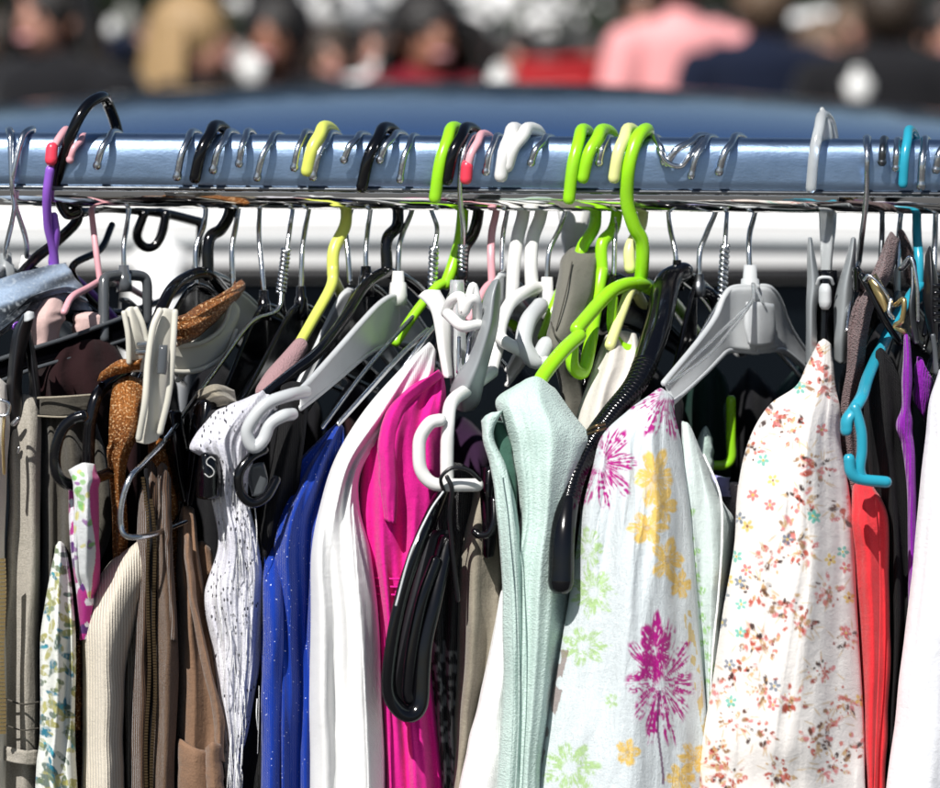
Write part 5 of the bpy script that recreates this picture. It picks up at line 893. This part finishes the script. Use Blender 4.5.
def car(label, x0, x1, ynear, ypx_roof, body, roofm, wid=1.75, hroof=1.53, zscale=1.0, group=None, z_belt=1.06, zg=1.40, gz=.2):
    """estate car seen from its side; near side at ynear"""
    L_ = x1-x0; root = thing('parked_car', label, 'car', ((x0+x1)/2, ynear+wid/2, gz), group)
    def sect(xs, prof):       # prof(x) -> list of (y, z)
        V = []; F_ = []; n = None
        for x in xs:
            p = prof(x); n = len(p); V += [(x, ynear+a, z) for a, z in p]
        for i in range(len(xs)-1):
            for j in range(n): F_.append((i*n+j, i*n+(j+1) % n, (i+1)*n+(j+1) % n, (i+1)*n+j))
        F_.append(tuple(range(n))[::-1]); F_.append(tuple((len(xs)-1)*n+j for j in range(n)))
        m = MB(); m.add(V, F_); return m
    def lower(x):
        t_ = (x-x0)/L_; top = np.interp(t_, [0, .02, .12, .24, .30, .95, 1], [z_belt-.30, z_belt-.18, z_belt-.08, z_belt-.02, z_belt, z_belt, z_belt-.2]); ins = np.interp(t_, [0, .06, .94, 1], [.18, .02, .02, .16])
        return [(ins+.05, .36), (ins, .48), (ins, .72), (ins+.03, top-.06), (ins+.07, top), (wid-ins-.07, top), (wid-ins-.03, top-.06), (wid-ins, .72), (wid-ins, .48), (wid-ins-.05, .36)]
    sect(np.linspace(x0, x1, 40), lower).build('body', body, root)
    xa, xb = x0+.26*L_, x1-.06*L_
    def gh(x):
        t_ = (x-xa)/(xb-xa); top = np.interp(t_, [0, .2, .35, .85, .96, 1], [z_belt, zg-.04, zg, zg, zg-.10, z_belt])
        return [(.08, z_belt-.02), (.14, top), (wid-.14, top), (wid-.08, z_belt-.02)]
    g_ = sect(np.linspace(xa, xb, 40), gh).build('windows', glass, root, smooth=False)
    ra, rb = xa+.17*(xb-xa), xb-.05*(xb-xa)
    def rim(x):
        t_ = (x-ra)/(rb-ra); e = 1-(abs(2*t_-1))**2; z = zg+.04*e
        return [(.125, zg-.012), (.115, z), (.15, z+.05*e+.004), (wid-.15, z+.05*e+.004), (wid-.115, z), (wid-.125, zg-.012)]
    sect(np.linspace(ra, rb, 40), rim).build('roof_side', body, root, smooth=False)
    def rf(x):
        t_ = (x-ra)/(rb-ra); e = max(.0, 1-(abs(2*t_-1))**2); zb = zg+.04*e+.05*e; H = hroof-zg-.09
        ys = np.linspace(.16, wid-.16, 15); return [(y, zb+.003+e*H*max(0.0, math.sin(math.pi*(y-.16)/(wid-.32)))**.6) for y in ys]+[(wid-.16, zb-.01), (.16, zb-.01)]
    sect(np.linspace(ra, rb, 50), rf).build('roof', roofm, root)
    m = MB(); xs_ = np.linspace(ra+.05, rb-.05, 30); m.path([(x, ynear+.117, zg+.022*(1-abs(2*(x-ra)/(rb-ra)-1)**2)) for x in xs_], .0035, 8); m.build('grey_strip', M['grey2'], root)  # thin grey strip along the white side below the roof
    m = MB(); m.path([(x, ynear+.112, zg-.004) for x in xs_], .006, 8); m.build('window_seal', M['black_matt'], root)
    for xx in (xa+.10*L_, xa+.33*L_, xa+.52*L_):
        m = MB(); m.path([(xx-.02, ynear+.075, z_belt-.02), (xx, ynear+.128, zg+.0)], .03, 8); m.build('pillar', body, root)
    for xx in (xa+.20*L_, xa+.40*L_):
        m = MB(); m.box((xx, ynear+.012, z_belt-.13), .16, .03, .025); m.build('door_handle', body, root)
    for xw in (x0+.19*L_, x1-.2*L_):
        for yy in (.12, wid-.12):
            m = MB(); m.lathe((xw, ynear+yy-.10, gz+.32), [(.20, .0), (.31, .0), (.32, .03), (.32, .17), (.31, .2), (.2, .2)], 36, 'y'); wo = m.build('wheel', tyre, root)
            m = MB(); m.lathe((xw, ynear+yy-.105, gz+.32), [(.02, -.006), (.08, -.004), (.19, .01), (.2, .2)], 24, 'y'); m.build('rim', M['wire'], wo)
    for yy in (.25, wid-.25):
        m = MB(); m.ball((x0+.03, ynear+yy, gz+.60), .06, .13, .07); m.build('headlight', M['clear'], root)
        m = MB(); m.ball((x1-.02, ynear+yy, gz+.64), .04, .07, .14); m.build('tail_light', M['red'], root)
    m = MB(); m.ball((xa+.07*L_, ynear-.07, z_belt+.05), .06, .10, .07); m.build('wing_mirror', body, root)
    return root
silver = paint('white_car_paint', (.86, .86, .85)); roof_blue = paint('blue_roof_panel', (.026, .060, .15), .22)  # white for the car sides, blue for the roof panel
car('white car with a blue roof parked right behind the clothes rail', -2.95, 1.6, 1.02, 0, silver, roof_blue, wid=1.75, hroof=1.552, zg=1.395)
# people
SKIN = plastic('skin', (.42, .21, .15), .5, bump=.05, dirt=.1); SKIN2 = plastic('tanned_skin', (.30, .13, .08), .5, bump=.05, dirt=.1)
hairm = {k: plastic('hair_'+k, c, .45, bump=.6, scale=600, dirt=.3) for k, c in dict(dark=(.007, .005, .004), brown=(.03, .018, .010), blonde=(.34, .22, .10), light=(.12, .075, .045), grey=(.3, .29, .28)).items()}
def clothmat(n, c, c2=None, var=.3): return cloth(n, c, 'woven', c2=c2, var=var, scale=.5)
CM = dict(black=clothmat('black_coat', (.012, .012, .014)), navy=clothmat('navy_coat', (.008, .012, .028)), maroon=clothmat('maroon_jumper', (.16, .01, .02)), pinkred=clothmat('pink_print', (.80, .16, .17), (.75, .6, .6), .9),
          grey=clothmat('grey_coat', (.10, .10, .11)), white=clothmat('white_shirt', (.8, .8, .8)), brown=clothmat('brown_coat', (.10, .06, .04)), jeans=clothmat('blue_jeans', (.03, .05, .10)), beige=clothmat('beige_coat', (.42, .33, .24)), olive=clothmat('olive_coat', (.07, .08, .03)))
def flesh(name, bits, mat, parent, voxel=.010, smooth=4):
    """one continuous surface grown from tapered limbs: bits = (p0, r0, p1, r1[, depth squash]) or (centre, (rx, ry, rz))"""
    m = MB()
    for q in bits:
        if len(q) == 2: m.ball(q[0], *q[1], 20, 14); continue
        p0, r0, p1, r1 = q[:4]; sq = q[4] if len(q) > 4 else 1.0
        a_, b_ = np.array(p0, float), np.array(p1, float); n = 9; W = a_+(b_-a_)*np.linspace(0, 1, n)[:, None]
        if sq == 1.0: m.path(W, np.linspace(r0, r1, n), 14)
        else:
            for i in range(n): r_ = r0+(r1-r0)*i/(n-1); m.ball(W[i], r_, r_*sq, max(.05, r_*.55), 20, 10)
    ob = m.build(name, mat, parent)
    rm = ob.modifiers.new('skin', 'REMESH'); rm.mode = 'VOXEL'; rm.voxel_size = voxel; rm.use_smooth_shade = True
    sm = ob.modifiers.new('smooth', 'SMOOTH'); sm.factor = .5; sm.iterations = smooth
    return ob
def person(label, px, py_top, dist, face=180, hair='dark', top='black', skin=None, longhair=False, lean=0.0, H=None, build=1.0, arms='down', hat=None):
    """face: heading in degrees, 180 looks towards the camera"""
    tp = B(px, py_top, dist); GZ = .35; H = tp.z-GZ if H is None else H; k = H/1.75; f = R(face)
    root = thing('person', label, 'person', (tp.x, tp.y, .35), 'shoppers standing behind the parked car'); root.rotation_euler = (0, 0, f)
    root['_o'] = [0.0, 0.0, 0.0]; skin = skin or SKIN; l = lean
    bd = [((0, -.008+l, 1.655*k), (.076, .095, .098)), ((0, .022+l, 1.605*k), (.060, .075, .075)), ((0, .045+l, 1.562*k), (.036, .042, .03)), ((0, .092+l, 1.618*k), (.011, .022, .02)),
          ((-.078, l, 1.615*k), (.012, .02, .03)), ((.078, l, 1.615*k), (.012, .02, .03)), ((0, l*.7, 1.58*k), .052, (0, -.015, 1.44*k), .062), ((0, -.01, 1.43*k), .13*build, (0, 0, 1.12*k), .13*build, .7), ((0, 0, 1.12*k), .13*build, (0, 0, .93*k), .155*build, .72)]
    jk = [((0, -.012, 1.42*k), .15*build, (0, 0, 1.14*k), .155*build, .74), ((0, 0, 1.14*k), .155*build, (0, 0, .84*k), .18*build, .72), ((-.12*build, -.01, 1.445*k), .062, (.12*build, -.01, 1.445*k), .062), ((0, -.012, 1.49*k), .074, (0, -.012, 1.42*k), .085)]
    tr = [((0, 0, .98*k), .165*build, (0, 0, .88*k), .17*build, .72)]
    for s in (-1, 1):
        sh = (s*.18*build, -.01, 1.41*k); elb = (s*.25*build, -.04, 1.10*k); wr = (s*.26*build, .10, .86*k)
        bd += [(sh, .052, elb, .042), (elb, .042, wr, .026), ((wr[0], wr[1]+.02, wr[2]-.05), (.022, .04, .05))]
        for q in range(4): bd.append(((wr[0]-s*.004*q, wr[1]-.008+.019*q, wr[2]-.08), .010, (wr[0]-s*.022, wr[1]-.002+.019*q, wr[2]-.135-(.012, .02, .014, 0)[q]), .008))
        bd.append(((wr[0]-s*.008, wr[1]+.05, wr[2]-.04), .012, (wr[0]-s*.03, wr[1]+.085, wr[2]-.085), .009))
        jk += [(sh, .075, elb, .060), (elb, .060, (wr[0], wr[1]-.01, wr[2]+.03), .044)]
        hip, kn, an = (s*.09, 0, .92*k), (s*.105, .015, .50*k), (s*.11, -.01, .10*k)
        bd += [(hip, .085, kn, .055), (kn, .055, an, .036), (an, .036, (s*.13, .12, .05), .032)]; tr += [(hip, .10, kn, .075), (kn, .075, an, .058)]
    flesh('body', bd, skin, root, .009, 3); flesh('jacket', jk, CM[top], root, .013, 6); flesh('trousers', tr, CM['jeans'], root, .013, 6)
    for s in (-1, 1):
        m = MB(); m.ball((s*.14, .07, .045), .05, .14, .045); m.build('shoe', M['black_matt'], root)
        m = MB(); m.ball((s*.032, .092+lean, 1.642*k), .011, .008, .008, 10, 6); m.build('eye', M['black'], root)
    m = MB(); m.ball((0, .098+lean, 1.572*k), .026, .010, .007, 10, 6); m.build('mouth', M['pink'], root)
    if hair:
        r_ = random.Random(int(px)); ph = [r_.uniform(0, 6) for _ in range(6)]
        def hf(n): return 1+.05*math.sin(9*n.x+ph[0])*math.sin(8*n.z+ph[1])+.03*math.sin(21*n.x+ph[2]+13*n.z)
        m = MB(); m.ball((0, -.022+lean, 1.665*k), .098, .108, .105, 28, 18, hf)
        if longhair:
            g_ = np.array([[(-.10, .02, 1.70), (-.06, -.10, 1.72), (.06, -.10, 1.72), (.10, .02, 1.70)], [(-.13, .03, 1.58), (-.08, -.12, 1.58), (.08, -.12, 1.58), (.13, .03, 1.58)], [(-.15, .03, 1.46), (-.09, -.13, 1.45), (.09, -.13, 1.45), (.15, .03, 1.46)], [(-.14, .02, 1.34), (-.09, -.13, 1.32), (.09, -.13, 1.31), (.14, .02, 1.35)]])*np.array([1, 1, k])
            g_ = crom(g_, 26); g_ = np.swapaxes(crom(np.swapaxes(g_, 0, 1), 30), 0, 1); u_ = np.linspace(0, 1, 30)[None, :]; g_[..., 1] += .006*np.sin(u_*60+np.linspace(0, 3, 26)[:, None]); g_[..., 1] += lean
            V = g_.reshape(-1, 3); V2 = V*np.array([.86, .8, 1]); n_ = 26*30
            Fq = [(i*30+j, i*30+j+1, (i+1)*30+j+1, (i+1)*30+j) for i in range(25) for j in range(29)]
            m.add(np.concatenate([V, V2]), Fq+[tuple(x+n_ for x in q[::-1]) for q in Fq]+[(25*30+j, 25*30+j+1, 25*30+j+1+n_, 25*30+j+n_) for j in range(29)]+[(i*30, (i+1)*30, (i+1)*30+n_, i*30+n_) for i in range(25)]+[((i+1)*30+29, i*30+29, i*30+29+n_, (i+1)*30+29+n_) for i in range(25)])
        m.build('hair', hairm[hair], root)
    if hat:
        m = MB(); m.lathe((0, lean, 1.69*k), [(.104, 0), (.108, .02), (.098, .06), (.06, .09), (.01, .1)], 24); m.build('cap', CM[hat], root)
    return root
person('tall person with big dark hair and a dark coat at the far left', 48, -22, 8.0, 150, 'dark', 'black', longhair=True, build=1.15)
person('person with tanned face and short dark hair in a black coat, second from the left', 110, 44, 10.5, 170, 'dark', 'black', SKIN2, hat='navy')
person('person with long pale blonde hair in profile', 196, 6, 8.4, 250, 'blonde', 'black', longhair=True)
person('person with dark hair and ruddy face looking down beside the blonde one', 280, 2, 8.8, 165, 'dark', 'black', SKIN2, lean=.04)
person('person with greying hair in a white shirt behind the blonde one', 246, 52, 13.0, 180, 'grey', 'white')
person('person in a maroon jumper with dark loose hair in the middle', 428, -2, 8.2, 200, 'dark', 'maroon', SKIN2, longhair=True, build=1.05)
person('person in a white top partly hidden beside the maroon jumper', 378, 24, 12.0, 170, 'dark', 'white')
person('person in a black coat left of the white top, middle left', 330, 34, 11.5, 190, 'brown', 'black')
person('person in a red and pink printed top with dark hair, seen from behind', 680, -48, 11.0, 10, 'dark', 'pinkred', build=1.05)
person('broad person in a navy coat seen from behind, right of the printed top', 764, -22, 10.5, 355, 'light', 'navy', build=1.15)
person('person with light brown hair in a brown coat right of the navy coat', 824, 26, 11.5, 200, 'light', 'brown', longhair=True)
person('person in a black coat near the right edge with brown hair', 893, -18, 9.5, 340, 'brown', 'black', build=1.2)
person('person in a dark coat at the right edge', 948, 2, 9.8, 175, 'dark', 'black', build=1.15)
person('person in a pink printed top far behind, left of the nearer printed top', 642, -14, 14.5, 180, 'brown', 'pinkred')
person('person in a dark red top far behind in the middle', 590, 38, 14.0, 180, 'dark', 'maroon', SKIN2)
person('person in a black coat left of the red crates', 515, 36, 12.5, 185, 'dark', 'black')
person('person in an olive coat far behind at the left', 150, 20, 15.0, 160, 'brown', 'olive')
person('person in a navy coat far behind at the left edge', 8, 18, 13.0, 200, 'brown', 'navy')
person('person in a dark red top behind the red crates, hair tied', 548, 44, 15.5, 200, 'dark', 'maroon')
person('person in a beige coat far behind, between the navy and black coats', 850, 8, 15.0, 180, 'light', 'beige')
person('person in a navy coat far behind the maroon jumper', 468, 24, 14.0, 170, 'dark', 'navy')
person('person in a black coat far behind, left of the navy coat', 716, 14, 14.5, 190, 'dark', 'black')
# added white balls stand in for blurred sun glints and bright spots
def bright_spot(label, px, py, dist, s, mat='white'):
    c = B(px, py, dist); root = thing('spot_stand_in', label, 'bright_spot', c, 'added white balls standing in for blurred bright spots')
    m = MB(); m.ball(c, s, s*.6, s*1.1, 18, 12, lambda n: 1+.12*math.sin(7*n.x+3*n.z)+.06*math.sin(15*n.z)); m.build('spot_ball', M[mat], root)
    m = MB(); m.path([(c.x-s*.5, c.y, c.z+s*.9), (c.x-s*.2, c.y, c.z+s*1.5), (c.x+s*.2, c.y, c.z+s*1.5), (c.x+s*.5, c.y, c.z+s*.9)], .006, 8); m.build('spot_loop', M[mat], root)
bright_spot('added white ball as a blurred glint beside the maroon jumper, middle of the picture', 500, 83, 8.0, 0.030); bright_spot('added white ball as a blurred glint near the right edge before the black coat', 858, 90, 7.8, 0.033)
bright_spot('added white ball as a bright blurred spot beside the blonde head', 252, 72, 8.3, 0.033); bright_spot('added pale ball as a bright blurred spot between the grey coat and maroon jumper', 384, 74, 10.6, 0.051)
bright_spot('small added white ball as a bright blurred spot by the cap, far left', 112, 30, 9.6, 0.019)
# stall with red boxes
def stall(label, xa, xb, dist, ztop, canopy):
    A_ = B(xa, 86, dist); B_ = B(xb, 86, dist); w_ = B_.x-A_.x; y0 = A_.y; root = thing('market_stall', label, 'market stall', (A_.x+w_/2, y0+.6, .35), 'market stalls behind the shoppers')
    m = MB(); V = []; 
    for i in range(13):
        for j in range(9):
            x = A_.x+w_*i/12; y = y0+1.4*j/8; V.append((x, y, ztop-.25*abs(j/4-1)-.02*math.sin(i*2.1)))
    Fq = [(i*9+j, (i+1)*9+j, (i+1)*9+j+1, i*9+j+1) for i in range(12) for j in range(8)]; V2 = [(a, b_, c-.02) for a, b_, c in V]
    m.add(V, Fq); m.add(V2, [q[::-1] for q in Fq]); m.box((A_.x+w_/2, y0, ztop-.33), w_, .015, .18); m.build('canopy', canopy, root)
    for x in (A_.x+.05, B_.x-.05):
        for y in (y0+.05, y0+1.35): m = MB(); m.path([(x, y, .35), (x, y, ztop-.2)], .02, 10); m.build('pole', M['wire'], root)
    m = MB(); m.box((A_.x+w_/2, y0+.7, 1.1), w_*.95, 1.1, .04); m.build('table_top', M['cream'], root); return root
stall('white canopied market stall far behind the middle left', 225, 400, 19.0, 2.32, CM['white']); stall('white canopied market stall far behind right of the middle', 455, 640, 19.0, 2.22, CM['white']); stall('white canopied market stall far behind at the right', 780, 900, 19.5, 2.35, CM['white'])
redc = plastic('red_crate', (.42, .015, .02), .4)
for i, (px, py, dd) in enumerate(((552, 72, 11.6), (600, 70, 11.9), (575, 98, 11.5), (625, 96, 11.8))):
    c = B(px, py, dd); root = thing('crate', ['red crate stacked upper left of the pile behind the car', 'red crate stacked upper right of the pile behind the car', 'red crate lower left of the pile behind the car', 'red crate lower right of the pile behind the car'][i], 'crate', c, 'red crates piled behind the car')
    m = MB(); sx, sy, sz = .13, .12, .05
    for (a, b_, w1, w2) in ((0, -sy, sx*2, .01), (0, sy, sx*2, .01), (-sx, 0, .01, sy*2), (sx, 0, .01, sy*2)): m.box((c.x+a, c.y+b_, c.z), w1, w2, sz*2)
    m.box((c.x, c.y, c.z-sz), sx*2, sy*2, .01); m.build('crate_wall', redc, root, smooth=False)
    m = MB(); m.box((c.x, c.y-sy-.008, c.z+sz*.75), sx*2+.02, .012, .018); m.build('rim', redc, root)
c = B(590, 100, 11.6); tb = thing('trestle_table', 'trestle table carrying the red crates behind the car', 'table', (c.x, c.y, .35)); top_z = c.z-.07
m = MB(); m.box((c.x, c.y, top_z-.03), .9, .6, .03); m.build('table_top', M['cream'], tb)
for a in (-.4, .4):
    for e in (-.25, .25): m = MB(); m.path([(c.x+a, c.y+e, .35), (c.x+a, c.y+e, top_z-.04)], .018, 8); m.build('leg', M['wire'], tb)
car('pale silver van parked in the distance behind the shoppers in the middle', B(430, 80, 17).x, B(430, 80, 17).x+4.3, 15.6, 0, silver, silver, hroof=2.02, zg=1.88, z_belt=1.42, gz=.35)
# trees
bark = plastic('bark', (.07, .05, .035), .9, bump=.8, scale=40)
leafm, t, b_ = newmat('leaves'); oi = nd(t, 'ShaderNodeTexCoord'); n1 = nd(t, 'ShaderNodeTexNoise', Scale=1.3, Detail=3.0); t.links.new(oi.outputs['Object'], n1.inputs['Vector']); cr = nd(t, 'ShaderNodeMixRGB'); cr.inputs[1].default_value = (.006, .010, .005, 1); cr.inputs[2].default_value = (.022, .032, .012, 1); t.links.new(n1.outputs[0], cr.inputs[0]); t.links.new(cr.outputs[0], b_.inputs['Base Color'])
def leaf_mesh(seed, low):
    q = np.random.RandomState(seed); N = 9000; c = q.normal(size=(26, 3)); c /= np.linalg.norm(c, axis=1)[:, None]; c *= q.uniform(.3, 1, (26, 1))*np.array([2.0, 2.0, 1.6]); c[:, 2] += 3.0+low
    p = c[q.randint(0, 26, N)]+q.normal(size=(N, 3))*.45; a = q.normal(size=(N, 3)); a /= np.linalg.norm(a, axis=1)[:, None]; b2 = np.cross(a, q.normal(size=(N, 3))); b2 /= np.linalg.norm(b2, axis=1)[:, None]; s = q.uniform(.07, .15, (N, 1))
    V = np.stack([p-a*s, p-b2*s*.5, p+a*s, p+b2*s*.5], 1).reshape(-1, 3); return V, [(4*i, 4*i+1, 4*i+2, 4*i+3) for i in range(N)]
tl = ['broad tree behind the far left shoppers', 'tree behind the blonde head', 'tree between the white canopies', 'tree behind the navy coat', 'tree at the far right behind the black coat', 'low tree beyond the red crates']
for i, (px, dd) in enumerate(((60, 20), (250, 26), (420, 24), (760, 21), (930, 19), (590, 27))):
    c = B(px, 86, dd); o = (c.x, c.y, 0); root = thing('tree', tl[i], 'tree', o, 'trees beyond the market')
    V, Fq = leaf_mesh(i, -1.3 if i not in (1, 5) else .6); m = MB(); m.add(V+np.array(o), Fq); m.build('crown', leafm, root, smooth=False)
    m = MB(); m.path([(c.x, c.y, 0), (c.x+.05, c.y, 1.2), (c.x-.05, c.y, 2.6), (c.x+.1, c.y, 3.6)], [.16, .13, .10, .05], 12)
    for a in range(5): m.path([(c.x, c.y, 1.6+a*.3), (c.x+.8*math.cos(a*1.3), c.y+.8*math.sin(a*1.3), 2.4+a*.3), (c.x+1.5*math.cos(a*1.3), c.y+1.5*math.sin(a*1.3), 3.0+a*.3)], [.07, .04, .015], 8)
    m.build('trunk', bark, root)
for o in list(bpy.data.objects):
    if '_o' in o: del o['_o']
